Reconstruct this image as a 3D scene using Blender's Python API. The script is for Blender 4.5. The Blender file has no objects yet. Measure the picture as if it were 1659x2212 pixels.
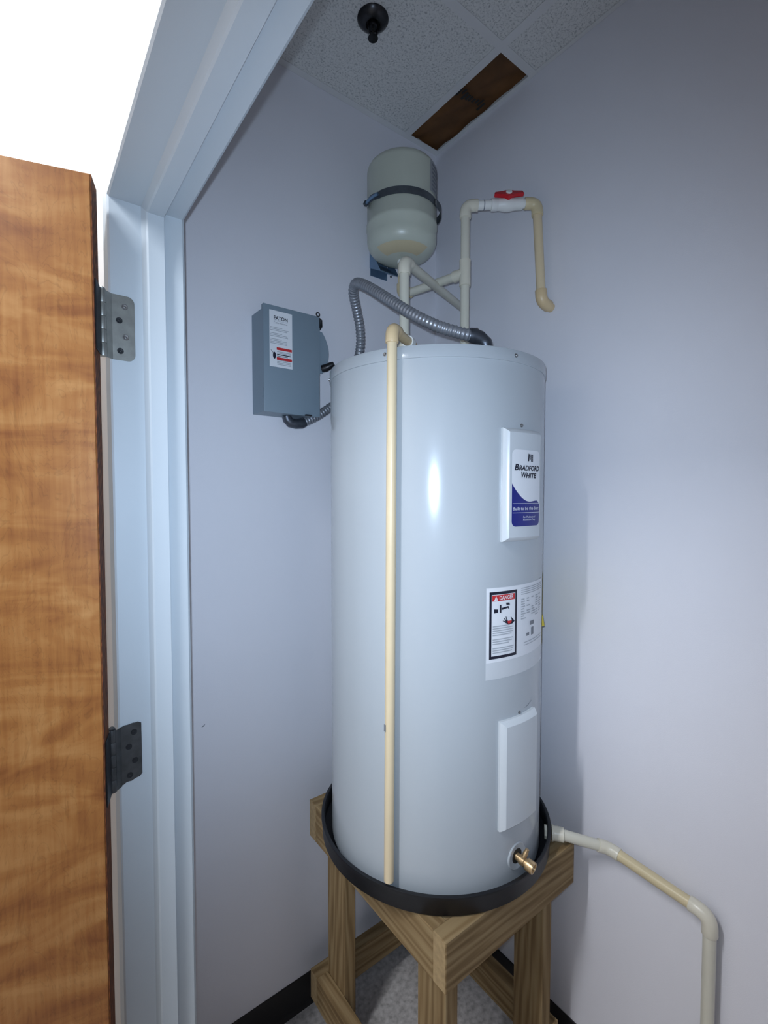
import bpy, bmesh, math, random
from mathutils import Vector, Matrix
random.seed(7)
SC = bpy.context.scene
COL = SC.collection

# ------------------------------------------------------------------ camera
CAM = Vector((-1.209, -1.283, 1.593))
cam_d = bpy.data.cameras.new('camera'); cam = bpy.data.objects.new('camera', cam_d); COL.objects.link(cam)
cam_d.sensor_fit = 'VERTICAL'; cam_d.sensor_height = 36.0; cam_d.lens = 36.0 * 1030.0 / 2212.0
cam_d.clip_start = 0.01
YAW = math.radians(52.75); PITCH = math.atan(40.0 / 1030.0)
cam.location = CAM
cam.rotation_euler = (math.pi / 2 - PITCH, 0.0, YAW - math.pi / 2)
SC.camera = cam

# ------------------------------------------------------------------ world, lights, exposure
world = bpy.data.worlds.new('world'); SC.world = world; world.use_nodes = True
world.node_tree.nodes['Background'].inputs[0].default_value = (0.55, 0.65, 0.85, 1)
world.node_tree.nodes['Background'].inputs[1].default_value = 0.02

def spot(name, loc, target, power, colour, size, blend, radius):
    d = bpy.data.lights.new(name, 'SPOT'); o = bpy.data.objects.new(name, d); COL.objects.link(o)
    d.energy = power; d.color = colour; d.spot_size = math.radians(size); d.spot_blend = blend; d.shadow_soft_size = radius
    o.location = loc; o.rotation_euler = (Vector(target) - Vector(loc)).to_track_quat('-Z', 'Y').to_euler()
    return o
FWD = Vector((math.cos(YAW), math.sin(YAW), -math.tan(PITCH)))
RIGHT = Vector((math.sin(YAW), -math.cos(YAW), 0))
flash_at = CAM - RIGHT * 0.012 + Vector((0, 0, 0.022)) - FWD * 0.005
spot('phone_flash', flash_at, flash_at + FWD + Vector((0, 0, 0.01)), 42.5, (0.61, 0.78, 1.0), 110, 1.0, 0.006)
# tube of the corridor strip light, up and to the left behind the photographer
STRIP = Vector((-2.12, -0.915, 2.715)); STRIP_ROT = math.atan2(0.16, 0.987); STRIP_L, STRIP_W = 0.95, 0.07
sd = bpy.data.lights.new('corridor_strip_tube', 'AREA'); so = bpy.data.objects.new('corridor_strip_tube', sd); COL.objects.link(so)
sd.shape = 'RECTANGLE'; sd.size = STRIP_L; sd.size_y = STRIP_W; sd.energy = 38.0; sd.color = (0.90, 0.94, 1.0)
so.location = STRIP; so.rotation_euler = (0, 0, STRIP_ROT)

SC.view_settings.view_transform = 'Standard'; SC.view_settings.look = 'None'
SC.view_settings.gamma = 1.0; SC.view_settings.use_curve_mapping = False
SC.view_settings.exposure = -0.10

# ------------------------------------------------------------------ materials
def lin(c):
    return tuple((v / 12.92 if v <= 0.04045 else ((v + 0.055) / 1.055) ** 2.4) for v in [x / 255.0 for x in c])
def mat(name, col, rough=0.5, metal=0.0, spec=0.5, var=0.0, vscale=8.0, bump=0.0, bscale=300.0, coat=0.0):
    m = bpy.data.materials.new(name); m.use_nodes = True
    nt = m.node_tree; b = nt.nodes['Principled BSDF']
    b.inputs['Base Color'].default_value = (*col, 1); b.inputs['Roughness'].default_value = rough
    b.inputs['Metallic'].default_value = metal; b.inputs['Specular IOR Level'].default_value = spec
    b.inputs['Coat Weight'].default_value = coat
    tc = nt.nodes.new('ShaderNodeTexCoord')
    if var > 0:
        n = nt.nodes.new('ShaderNodeTexNoise'); n.inputs['Scale'].default_value = vscale; n.inputs['Detail'].default_value = 5
        nt.links.new(tc.outputs['Object'], n.inputs['Vector'])
        r = nt.nodes.new('ShaderNodeValToRGB')
        r.color_ramp.elements[0].position = 0.3; r.color_ramp.elements[1].position = 0.7
        r.color_ramp.elements[0].color = (*[max(0, v * (1 - var)) for v in col], 1)
        r.color_ramp.elements[1].color = (*[min(1, v * (1 + var)) for v in col], 1)
        nt.links.new(n.outputs['Fac'], r.inputs['Fac']); nt.links.new(r.outputs['Color'], b.inputs['Base Color'])
    if bump > 0:
        n = nt.nodes.new('ShaderNodeTexNoise'); n.inputs['Scale'].default_value = bscale; n.inputs['Detail'].default_value = 3
        nt.links.new(tc.outputs['Object'], n.inputs['Vector'])
        bp = nt.nodes.new('ShaderNodeBump'); bp.inputs['Strength'].default_value = bump; bp.inputs['Distance'].default_value = 0.002
        nt.links.new(n.outputs['Fac'], bp.inputs['Height']); nt.links.new(bp.outputs['Normal'], b.inputs['Normal'])
    return m
def mat_emit(name, col, strength):
    m = bpy.data.materials.new(name); m.use_nodes = True
    b = m.node_tree.nodes['Principled BSDF']
    b.inputs['Base Color'].default_value = (*col, 1); b.inputs['Emission Color'].default_value = (*col, 1)
    b.inputs['Emission Strength'].default_value = strength
    return m
def ramp(nt, stops):
    r = nt.nodes.new('ShaderNodeValToRGB'); e = r.color_ramp.elements
    while len(e) < len(stops): e.new(0.5)
    for k, (p, c) in enumerate(stops): e[k].position = p; e[k].color = (*c, 1)
    return r

def mat_lumber(name, light, mid, dark, scale=1.0):
    """sawn softwood, grain along the board's own X axis"""
    m = bpy.data.materials.new(name); m.use_nodes = True; nt = m.node_tree; b = nt.nodes['Principled BSDF']
    tc = nt.nodes.new('ShaderNodeTexCoord'); oi = nt.nodes.new('ShaderNodeObjectInfo')
    mul = nt.nodes.new('ShaderNodeVectorMath'); mul.operation = 'MULTIPLY_ADD'
    mul.inputs[1].default_value = (1.6 * scale, 26 * scale, 26 * scale)
    rnd = nt.nodes.new('ShaderNodeVectorMath'); rnd.operation = 'SCALE'; rnd.inputs[0].default_value = (13.1, 7.7, 5.3)
    nt.links.new(oi.outputs['Random'], rnd.inputs['Scale'])
    nt.links.new(tc.outputs['Object'], mul.inputs[0]); nt.links.new(rnd.outputs['Vector'], mul.inputs[2])
    n1 = nt.nodes.new('ShaderNodeTexNoise'); n1.inputs['Scale'].default_value = 1.6; n1.inputs['Detail'].default_value = 6; n1.inputs['Distortion'].default_value = 0.8
    nt.links.new(mul.outputs['Vector'], n1.inputs['Vector'])
    w = nt.nodes.new('ShaderNodeTexWave'); w.wave_type = 'BANDS'; w.bands_direction = 'DIAGONAL'
    w.inputs['Scale'].default_value = 1.1; w.inputs['Distortion'].default_value = 7.0; w.inputs['Detail'].default_value = 3; w.inputs['Detail Scale'].default_value = 1.2
    nt.links.new(mul.outputs['Vector'], w.inputs['Vector'])
    mx = nt.nodes.new('ShaderNodeMath'); mx.operation = 'MULTIPLY_ADD'; mx.inputs[1].default_value = 0.30
    sc = nt.nodes.new('ShaderNodeMath'); sc.operation = 'MULTIPLY'; sc.inputs[1].default_value = 0.70
    nt.links.new(n1.outputs['Fac'], sc.inputs[0]); nt.links.new(w.outputs['Fac'], mx.inputs[0]); nt.links.new(sc.outputs[0], mx.inputs[2])
    r = ramp(nt, [(0.18, dark), (0.45, mid), (0.75, light)])
    nt.links.new(mx.outputs[0], r.inputs['Fac']); nt.links.new(r.outputs['Color'], b.inputs['Base Color'])
    bp = nt.nodes.new('ShaderNodeBump'); bp.inputs['Strength'].default_value = 0.25; bp.inputs['Distance'].default_value = 0.001
    nt.links.new(mx.outputs[0], bp.inputs['Height']); nt.links.new(bp.outputs['Normal'], b.inputs['Normal'])
    b.inputs['Roughness'].default_value = 0.75; b.inputs['Specular IOR Level'].default_value = 0.25
    return m
def mat_veneer(name):
    m = bpy.data.materials.new(name); m.use_nodes = True; nt = m.node_tree; b = nt.nodes['Principled BSDF']
    tc = nt.nodes.new('ShaderNodeTexCoord')
    mp = nt.nodes.new('ShaderNodeMapping'); mp.inputs['Scale'].default_value = (11, 11, 4.2)
    nt.links.new(tc.outputs['Object'], mp.inputs['Vector'])
    n1 = nt.nodes.new('ShaderNodeTexNoise'); n1.inputs['Scale'].default_value = 1.1; n1.inputs['Detail'].default_value = 4; n1.inputs['Distortion'].default_value = 2.2
    nt.links.new(mp.outputs[0], n1.inputs['Vector'])
    mp2 = nt.nodes.new('ShaderNodeMapping'); mp2.inputs['Scale'].default_value = (160, 160, 9)
    nt.links.new(tc.outputs['Object'], mp2.inputs['Vector'])
    n2 = nt.nodes.new('ShaderNodeTexNoise'); n2.inputs['Scale'].default_value = 1.0; n2.inputs['Detail'].default_value = 3
    nt.links.new(mp2.outputs[0], n2.inputs['Vector'])
    mp3 = nt.nodes.new('ShaderNodeMapping'); mp3.inputs['Scale'].default_value = (3.0, 3.0, 9.0)
    nt.links.new(tc.outputs['Object'], mp3.inputs['Vector'])
    n3 = nt.nodes.new('ShaderNodeTexNoise'); n3.inputs['Scale'].default_value = 1.6; n3.inputs['Detail'].default_value = 6; n3.inputs['Distortion'].default_value = 1.2
    nt.links.new(mp3.outputs[0], n3.inputs['Vector'])
    # fine contour lines of the rotary-cut figure
    fr = nt.nodes.new('ShaderNodeMath'); fr.operation = 'MULTIPLY'; fr.inputs[1].default_value = 10.0
    nt.links.new(n1.outputs['Fac'], fr.inputs[0])
    pp = nt.nodes.new('ShaderNodeMath'); pp.operation = 'PINGPONG'; pp.inputs[1].default_value = 0.5
    nt.links.new(fr.outputs[0], pp.inputs[0])
    ln = nt.nodes.new('ShaderNodeMapRange'); ln.inputs['From Min'].default_value = 0.0; ln.inputs['From Max'].default_value = 0.10
    ln.inputs['To Min'].default_value = 0.84; ln.inputs['To Max'].default_value = 1.0
    nt.links.new(pp.outputs[0], ln.inputs['Value'])
    base = ramp(nt, [(0.34, lin((122, 72, 34))), (0.5, lin((148, 98, 50))), (0.66, lin((168, 122, 72)))])
    mix = nt.nodes.new('ShaderNodeMath'); mix.operation = 'MULTIPLY_ADD'; mix.inputs[1].default_value = 0.22
    half = nt.nodes.new('ShaderNodeMath'); half.operation = 'MULTIPLY'; half.inputs[1].default_value = 0.78
    nt.links.new(n3.outputs['Fac'], half.inputs[0]); nt.links.new(n2.outputs['Fac'], mix.inputs[0]); nt.links.new(half.outputs[0], mix.inputs[2])
    nt.links.new(mix.outputs[0], base.inputs['Fac'])
    mc = nt.nodes.new('ShaderNodeVectorMath'); mc.operation = 'SCALE'
    nt.links.new(base.outputs['Color'], mc.inputs[0]); nt.links.new(ln.outputs[0], mc.inputs['Scale'])
    nt.links.new(mc.outputs[0], b.inputs['Base Color'])
    b.inputs['Roughness'].default_value = 0.42; b.inputs['Specular IOR Level'].default_value = 0.35
    return m
def mat_ceiling_tile(name):
    m = bpy.data.materials.new(name); m.use_nodes = True; nt = m.node_tree; b = nt.nodes['Principled BSDF']
    tc = nt.nodes.new('ShaderNodeTexCoord')
    n1 = nt.nodes.new('ShaderNodeTexNoise'); n1.inputs['Scale'].default_value = 190; n1.inputs['Detail'].default_value = 4; n1.inputs['Distortion'].default_value = 0.6
    nt.links.new(tc.outputs['Object'], n1.inputs['Vector'])
    v = nt.nodes.new('ShaderNodeTexVoronoi'); v.inputs['Scale'].default_value = 95
    nt.links.new(tc.outputs['Object'], v.inputs['Vector'])
    r1 = ramp(nt, [(0.30, lin((172, 174, 174))), (0.47, lin((222, 222, 220))), (0.8, lin((234, 234, 232)))])
    nt.links.new(n1.outputs['Fac'], r1.inputs['Fac'])
    r2 = ramp(nt, [(0.05, (0.55, 0.55, 0.55)), (0.15, (1, 1, 1))])
    nt.links.new(v.outputs['Distance'], r2.inputs['Fac'])
    mul = nt.nodes.new('ShaderNodeVectorMath'); mul.operation = 'MULTIPLY'
    nt.links.new(r1.outputs['Color'], mul.inputs[0]); nt.links.new(r2.outputs['Color'], mul.inputs[1])
    nt.links.new(mul.outputs[0], b.inputs['Base Color'])
    bp = nt.nodes.new('ShaderNodeBump'); bp.inputs['Strength'].default_value = 0.6; bp.inputs['Distance'].default_value = 0.002
    nt.links.new(n1.outputs['Fac'], bp.inputs['Height']); nt.links.new(bp.outputs['Normal'], b.inputs['Normal'])
    b.inputs['Roughness'].default_value = 0.95; b.inputs['Specular IOR Level'].default_value = 0.1
    return m
def mat_floor(name):
    m = bpy.data.materials.new(name); m.use_nodes = True; nt = m.node_tree; b = nt.nodes['Principled BSDF']
    tc = nt.nodes.new('ShaderNodeTexCoord')
    n1 = nt.nodes.new('ShaderNodeTexNoise'); n1.inputs['Scale'].default_value = 70; n1.inputs['Detail'].default_value = 6
    nt.links.new(tc.outputs['Object'], n1.inputs['Vector'])
    r = ramp(nt, [(0.3, lin((158, 154, 152))), (0.5, lin((190, 186, 184))), (0.72, lin((212, 208, 206)))])
    nt.links.new(n1.outputs['Fac'], r.inputs['Fac']); nt.links.new(r.outputs['Color'], b.inputs['Base Color'])
    b.inputs['Roughness'].default_value = 0.7
    return m
def mat_kraft(name):
    m = mat(name, lin((104, 68, 34)), 0.75, var=0.35, vscale=9.0, bump=0.5, bscale=22.0)
    return m

M = {}
M['wall'] = mat('wall_paint', lin((229, 228, 234)), 0.62, spec=0.3, var=0.015, vscale=3.0, bump=0.12, bscale=420)
M['corridor_wall'] = mat('corridor_paint', lin((232, 230, 228)), 0.6, spec=0.3, var=0.01, bump=0.05, bscale=300)
M['tile'] = mat_ceiling_tile('ceiling_tile')
M['tee'] = mat('tee_paint', lin((222, 222, 222)), 0.5, var=0.02)
M['floor'] = mat_floor('floor_concrete')
M['base'] = mat('vinyl_base', lin((24, 22, 24)), 0.55, var=0.1)
M['frame'] = mat('frame_enamel', lin((190, 199, 206)), 0.42, spec=0.4, var=0.02, vscale=5.0, bump=0.04, bscale=120)
M['veneer'] = mat_veneer('door_veneer')
M['door_edge'] = mat_lumber('door_edge_wood', lin((120, 70, 38)), lin((92, 50, 26)), lin((60, 32, 18)))
M['steel'] = mat('hinge_steel', lin((150, 152, 148)), 0.42, metal=0.75, var=0.12, vscale=60)
M['steel_dark'] = mat('worn_hinge_steel', lin((78, 80, 82)), 0.5, metal=0.7, var=0.25, vscale=45)
M['steel_black'] = mat('black_steel', lin((40, 42, 46)), 0.5, metal=0.5, var=0.1)  # near-black steel for hinge door plates, some screws, latch and hasp
M['screw'] = mat('zinc_screw', lin((150, 150, 150)), 0.3, metal=0.9, var=0.1, vscale=200)
M['screw_dark'] = mat('screw_recess', lin((34, 32, 30)), 0.6, var=0.1)
M['jacket'] = mat('heater_enamel', lin((178, 184, 189)), 0.17, spec=0.5, var=0.012, vscale=3.0)
M['cover'] = mat('access_cover_plastic', lin((200, 205, 209)), 0.26, spec=0.5, var=0.01)
M['paper'] = mat('sticker_paper', lin((226, 228, 232)), 0.5, var=0.01)
M['paper_clear'] = mat('sticker_film', lin((204, 208, 212)), 0.35, var=0.02)
M['blue'] = mat('label_blue', lin((24, 34, 120)), 0.35, var=0.05)
M['ink'] = mat('label_ink', lin((18, 22, 42)), 0.5, var=0.05)
M['grey_ink'] = mat('fine_print_grey', lin((168, 172, 178)), 0.55, var=0.1)
M['mid_ink'] = mat('fine_print_dark', lin((118, 122, 130)), 0.55, var=0.1)
M['red'] = mat('label_red', lin((196, 44, 48)), 0.5, var=0.05)
M['yellow'] = mat('energy_yellow', lin((222, 200, 50)), 0.5, var=0.05)
M['pan'] = mat('black_plastic_pan', lin((20, 21, 25)), 0.45, spec=0.45, var=0.1)
M['lumber'] = mat_lumber('treated_lumber', lin((158, 136, 100)), lin((136, 112, 78)), lin((104, 82, 54)))
M['lumber_end'] = mat('lumber_end_grain', lin((166, 142, 104)), 0.8, var=0.14, vscale=90, bump=0.3, bscale=200)
M['cpvc'] = mat('cpvc_cream', lin((224, 204, 168)), 0.38, var=0.03, vscale=10)
M['cpvc_fit'] = mat('cpvc_fitting_tan', lin((218, 192, 150)), 0.36, var=0.03)
M['pvc'] = mat('pvc_ivory', lin((214, 210, 194)), 0.34, var=0.03, vscale=12)
M['pvc_fit'] = mat('pvc_fitting_ivory', lin((220, 214, 196)), 0.3, var=0.03)
M['pvc_white'] = mat('pvc_white', lin((232, 232, 228)), 0.3, var=0.02)
M['pvc_yellow'] = mat('pvc_aged', lin((214, 198, 160)), 0.36, var=0.06, vscale=14)
M['valve_red'] = mat('valve_handle_red', lin((196, 26, 40)), 0.4, var=0.05)
M['tank'] = mat('expansion_tank_enamel', lin((196, 200, 186)), 0.32, spec=0.5, var=0.04, vscale=7)
M['strap'] = mat('galvanised_strap', lin((92, 98, 104)), 0.45, metal=0.6, var=0.2, vscale=40)
M['bracket'] = mat('bracket_zinc', lin((120, 146, 172)), 0.35, metal=0.7, var=0.08, vscale=18)
M['kraft_label'] = mat('beige_sticker', lin((206, 192, 158)), 0.6, var=0.05)
M['conduit'] = mat('flex_conduit_steel', lin((150, 153, 160)), 0.38, metal=0.55, var=0.08, vscale=50)
M['connector'] = mat('conduit_connector_zinc', lin((92, 96, 104)), 0.4, metal=0.8, var=0.15, vscale=60)
M['box'] = mat('switch_box_grey', lin((126, 142, 154)), 0.42, spec=0.45, var=0.02, vscale=6)
M['black'] = mat('black_plastic', lin((20, 20, 24)), 0.4, var=0.1)
M['brass'] = mat('brass', lin((196, 168, 128)), 0.32, metal=0.8, var=0.08, vscale=60)
M['sprinkler'] = mat('sprinkler_bronze', lin((60, 60, 62)), 0.28, metal=0.9, var=0.2, vscale=60)
M['kraft'] = mat_kraft('kraft_facing')
M['lens'] = mat_emit('troffer_lens', (0.93, 0.97, 1.0), 6.5)
M['bulb'] = mat_emit('strip_tube_glow', (1.0, 0.97, 0.92), 6.0)  # glowing tube of the unseen corridor strip light
M['ceiling_white'] = mat('corridor_ceiling_white', lin((238, 238, 236)), 0.8, var=0.01)

# ------------------------------------------------------------------ mesh helpers
def link(name, bm, m, parent=None, smooth=None, loc=None, rot=None):
    me = bpy.data.meshes.new(name)
    bmesh.ops.recalc_face_normals(bm, faces=bm.faces)
    bm.to_mesh(me); bm.free()
    me.materials.append(M[m] if isinstance(m, str) else m)
    if smooth is not None:
        for p in me.polygons: p.use_smooth = True
        me.set_sharp_from_angle(angle=math.radians(smooth))
    return place(name, me, parent, loc, rot)
def place(name, me, parent=None, loc=None, rot=None):
    o = bpy.data.objects.new(name, me); COL.objects.link(o)
    if loc is not None: o.location = loc
    if rot is not None: o.rotation_euler = rot
    if parent is not None:
        o.parent = parent
        o.matrix_parent_inverse = world_of(parent).inverted()
    return o
def world_of(o):
    m = Matrix.LocRotScale(o.location, o.rotation_euler, None)
    if o.parent is not None: m = world_of(o.parent) @ o.matrix_parent_inverse @ m
    return m
def thing(name, label, cat, loc, group=None):
    o = bpy.data.objects.new(name, None); COL.objects.link(o); o.location = loc
    o.empty_display_size = 0.05
    return tag(o, label, cat, group)
def tag(o, label, cat, group=None):
    o['label'] = label; o['category'] = cat
    if group: o['group'] = group
    return o
def struct(o, label=None):
    o['kind'] = 'structure'
    if label: o['label'] = label
    return o
def add_box(bm, a, b, bevel=0.0, segs=1):
    x0, y0, z0 = [min(p, q) for p, q in zip(a, b)]; x1, y1, z1 = [max(p, q) for p, q in zip(a, b)]
    vs = [bm.verts.new(p) for p in ((x0,y0,z0),(x1,y0,z0),(x1,y1,z0),(x0,y1,z0),(x0,y0,z1),(x1,y0,z1),(x1,y1,z1),(x0,y1,z1))]
    fs = [bm.faces.new([vs[i] for i in f]) for f in ((3,2,1,0),(4,5,6,7),(0,1,5,4),(1,2,6,5),(2,3,7,6),(3,0,4,7))]
    if bevel > 0:
        es = list({e for f in fs for e in f.edges})
        bmesh.ops.bevel(bm, geom=es, offset=bevel, segments=segs, affect='EDGES', profile=0.5)
def box(name, a, b, m, parent=None, bevel=0.0, segs=1, smooth=None):
    bm = bmesh.new(); add_box(bm, a, b, bevel, segs)
    return link(name, bm, m, parent, smooth)
def frame_for(d):
    d = d.normalized(); up = Vector((0, 0, 1)) if abs(d.z) < 0.95 else Vector((1, 0, 0))
    u = d.cross(up).normalized(); v = u.cross(d).normalized()
    return u, v
def add_lathe(bm, prof, origin=(0,0,0), axis=(0,0,1), seg=48, cap0=False, cap1=False):
    """prof: [(radius, height)] along axis"""
    O = Vector(origin); A = Vector(axis).normalized(); u, v = frame_for(A)
    rings = []
    for r, h in prof:
        if r < 1e-6: rings.append([bm.verts.new(O + A * h)])
        else: rings.append([bm.verts.new(O + A * h + (u * math.cos(2*math.pi*k/seg) + v * math.sin(2*math.pi*k/seg)) * r) for k in range(seg)])
    for a, b in zip(rings, rings[1:]):
        for k in range(seg):
            k2 = (k + 1) % seg
            if len(a) == 1 and len(b) == 1: continue
            if len(a) == 1: bm.faces.new((a[0], b[k], b[k2]))
            elif len(b) == 1: bm.faces.new((a[k], a[k2], b[0]))
            else: bm.faces.new((a[k], a[k2], b[k2], b[k]))
    if cap0 and len(rings[0]) > 1: bm.faces.new(rings[0][::-1])
    if cap1 and len(rings[-1]) > 1: bm.faces.new(rings[-1])
def lathe(name, prof, m, parent=None, origin=(0,0,0), axis=(0,0,1), seg=48, cap0=False, cap1=False, smooth=35):
    bm = bmesh.new(); add_lathe(bm, prof, origin, axis, seg, cap0, cap1)
    return link(name, bm, m, parent, smooth)
def add_sweep(bm, pts, radii, seg=20, cap=True):
    """round tube through pts with parallel-transported rings"""
    P = [Vector(p) for p in pts]; n = len(P)
    if not hasattr(radii, '__len__'): radii = [radii] * n
    T = [(P[min(i+1, n-1)] - P[max(i-1, 0)]).normalized() for i in range(n)]
    u, v = frame_for(T[0]); rings = []
    for i in range(n):
        if i:
            q = T[i-1].rotation_difference(T[i]); u = q @ u; v = q @ v
        rings.append([bm.verts.new(P[i] + (u * math.cos(2*math.pi*k/seg) + v * math.sin(2*math.pi*k/seg)) * radii[i]) for k in range(seg)])
    for a, b in zip(rings, rings[1:]):
        for k in range(seg):
            k2 = (k + 1) % seg; bm.faces.new((a[k], a[k2], b[k2], b[k]))
    if cap: bm.faces.new(rings[0][::-1]); bm.faces.new(rings[-1])
def sweep(name, pts, radii, m, parent=None, seg=20, smooth=40, cap=True):
    bm = bmesh.new(); add_sweep(bm, pts, radii, seg, cap)
    return link(name, bm, m, parent, smooth)
def bend(a, c, b, r, n=8):
    """points of a rounded corner a-c-b, fillet start distance r from c"""
    a, c, b = Vector(a), Vector(c), Vector(b)
    p = c + (a - c).normalized() * r; q = c + (b - c).normalized() * r
    return [((1-t)**2) * p + 2*t*(1-t) * c + t*t * q for t in [k / n for k in range(n + 1)]]
def elbow(name, a, c, b, r_pipe, m, parent, reach=0.024, fat=1.32):
    """pipe elbow fitting at corner c, sockets towards a and b, each with a raised hub lip"""
    a, c, b = Vector(a), Vector(c), Vector(b)
    da = (a - c).normalized(); db = (b - c).normalized()
    pts = bend(a, c, b, reach * 0.62, 8)
    R = r_pipe * fat
    pa = c + da * reach; pb = c + db * reach
    P = [pa + da * 0.0001, pa, pa - da * 0.0012] + [p for p in pts] + [pb - db * 0.0012, pb, pb + db * 0.0001]
    rr = [r_pipe * 1.02, R * 0.97, R] + [R * 0.985] * len(pts) + [R, R * 0.97, r_pipe * 1.02]
    return sweep(name, P, rr, m, parent, 24, 50)
def spline(pts, per=8):
    P = [Vector(p) for p in pts]; out = []
    for i in range(len(P) - 1):
        p0 = P[max(i-1, 0)]; p1 = P[i]; p2 = P[i+1]; p3 = P[min(i+2, len(P)-1)]
        for k in range(per):
            t = k / per
            out.append(0.5 * ((2*p1) + (p2-p0)*t + (2*p0-5*p1+4*p2-p3)*t*t + (3*p1-p0-3*p2+p3)*t**3))
    out.append(P[-1]); return out
def resample(pts, step):
    out = [pts[0]]; acc = 0.0
    for a, b in zip(pts, pts[1:]):
        d = (b - a).length; t = step - acc
        while t <= d:
            out.append(a.lerp(b, t / d)); t += step
        acc = (acc + d) % step
    return out
def prism(name, poly, axis, lo, hi, m, parent=None, bevel=0.0, smooth=None):
    """poly of 2-D points extruded along axis 'x','y' or 'z'"""
    def to3(p, h): return {'x': (h, p[0], p[1]), 'y': (p[0], h, p[1]), 'z': (p[0], p[1], h)}[axis]
    bm = bmesh.new()
    a = [bm.verts.new(to3(p, lo)) for p in poly]; b = [bm.verts.new(to3(p, hi)) for p in poly]
    bm.faces.new(a[::-1]); bm.faces.new(b)
    for k in range(len(poly)):
        k2 = (k + 1) % len(poly); bm.faces.new((a[k], a[k2], b[k2], b[k]))
    if bevel: bmesh.ops.bevel(bm, geom=list(bm.edges), offset=bevel, segments=2, affect='EDGES')
    return link(name, bm, m, parent, smooth)
def text_bm(body, size, width=None, shear=0.0, align='CENTER', bold=0.0):
    """flat lettering as a bmesh in the XY plane, baseline at y = 0"""
    cu = bpy.data.curves.new('lettering', 'FONT'); cu.body = body; cu.size = size; cu.align_x = align
    cu.shear = shear; cu.offset = bold; cu.resolution_u = 4; cu.fill_mode = 'FRONT'
    ob = bpy.data.objects.new('lettering', cu); COL.objects.link(ob)
    dg = bpy.context.evaluated_depsgraph_get()
    me = bpy.data.meshes.new_from_object(ob.evaluated_get(dg))
    bpy.data.objects.remove(ob); bpy.data.curves.remove(cu)
    bm = bmesh.new(); bm.from_mesh(me); bpy.data.meshes.remove(me)
    if width and bm.verts:
        xs = [v.co.x for v in bm.verts]; k = width / (max(xs) - min(xs))
        mid = (max(xs) + min(xs)) / 2 if align == 'CENTER' else 0
        for v in bm.verts: v.co.x = (v.co.x - mid) * k
    return bm
def rect_bm(rects):
    bm = bmesh.new()
    for x0, y0, x1, y1 in rects:
        n = max(1, int(abs(x1 - x0) / 0.006)) if True else 1
        top = [bm.verts.new((x0 + (x1-x0)*k/n, y1, 0)) for k in range(n+1)]
        bot = [bm.verts.new((x0 + (x1-x0)*k/n, y0, 0)) for k in range(n+1)]
        for k in range(n): bm.faces.new((bot[k], bot[k+1], top[k+1], top[k]))
    return bm
def poly_bm(polys):
    bm = bmesh.new()
    for p in polys: bm.faces.new([bm.verts.new((x, y, 0)) for x, y in p])
    return bm
def slice_x(bm, step=0.006):
    """cut flat geometry into narrow vertical strips so that it can be wrapped on a curve"""
    bmesh.ops.triangulate(bm, faces=bm.faces)
    xs = [v.co.x for v in bm.verts]
    x = math.floor(min(xs) / step) * step + step
    while x < max(xs):
        bmesh.ops.bisect_plane(bm, geom=list(bm.verts) + list(bm.edges) + list(bm.faces), plane_co=(x, 0, 0), plane_no=(1, 0, 0))
        x += step
    return bm
def stuff(o):
    o['kind'] = 'stuff'; return o
def xform(bm, f):
    for v in bm.verts: v.co = Vector(f(v.co))
    return bm

# ------------------------------------------------------------------ dimensions of the closet
CEIL = 2.80           # closet ceiling
X_OUT, X_IN = -1.074, -0.953      # door frame depth
Y_J = -0.311          # hinge-side jamb
Y_J2 = -1.262         # strike-side jamb (just outside the picture)
Z_HEAD = 2.113
COR_CEIL = 2.80

# ------------------------------------------------------------------ structure
struct(box('floor', (-3.0, -4.0, -0.06), (0.12, 3.0, 0.0), 'floor'))
wl = struct(box('wall_left', (X_IN - 0.004, 0.0, 0.0), (0.12, 0.12, 3.1), 'wall'))
struct(box('wall_right', (0.0, -1.62, 0.0), (0.12, 0.0, 3.1), 'wall'))
struct(box('wall_back', (X_IN - 0.004, -1.74, 0.0), (0.12, -1.62, 3.1), 'wall'))
bm = bmesh.new()
add_box(bm, (X_OUT + 0.004, Y_J + 0.004, 0), (X_IN - 0.004, 3.0, 3.1))
add_box(bm, (X_OUT + 0.004, -4.0, 0), (X_IN - 0.004, Y_J2 - 0.004, 3.1))
add_box(bm, (X_OUT + 0.004, Y_J2 - 0.004, Z_HEAD + 0.004), (X_IN - 0.004, Y_J + 0.004, 3.1))
struct(link('wall_front', bm, 'corridor_wall'))
# closet-side paint on the same partition is hidden from the photograph; corridor shell
struct(box('wall_corridor', (-3.0, -4.0, 0), (-2.9, 3.0, 3.1), 'corridor_wall'))
bm = bmesh.new(); add_box(bm, (-2.9, 2.9, 0), (X_OUT + 0.004, 3.0, 3.1)); add_box(bm, (-2.9, -4.0, 0), (X_OUT + 0.004, -3.9, 3.1))
struct(link('wall_corridor_end', bm, 'corridor_wall'))
TR = (-1.680, -1.0702, -0.25, 0.97)   # troffer opening x0,x1,y0,y1
bm = bmesh.new()
add_box(bm, (-2.9, -3.9, COR_CEIL), (TR[0], 2.9, COR_CEIL + 0.02))
add_box(bm, (TR[0], -3.9, COR_CEIL), (TR[1], TR[2], COR_CEIL + 0.02)); add_box(bm, (TR[0], TR[3], COR_CEIL), (TR[1], 2.9, COR_CEIL + 0.02))
struct(link('ceiling_corridor', bm, 'ceiling_white'))

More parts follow.
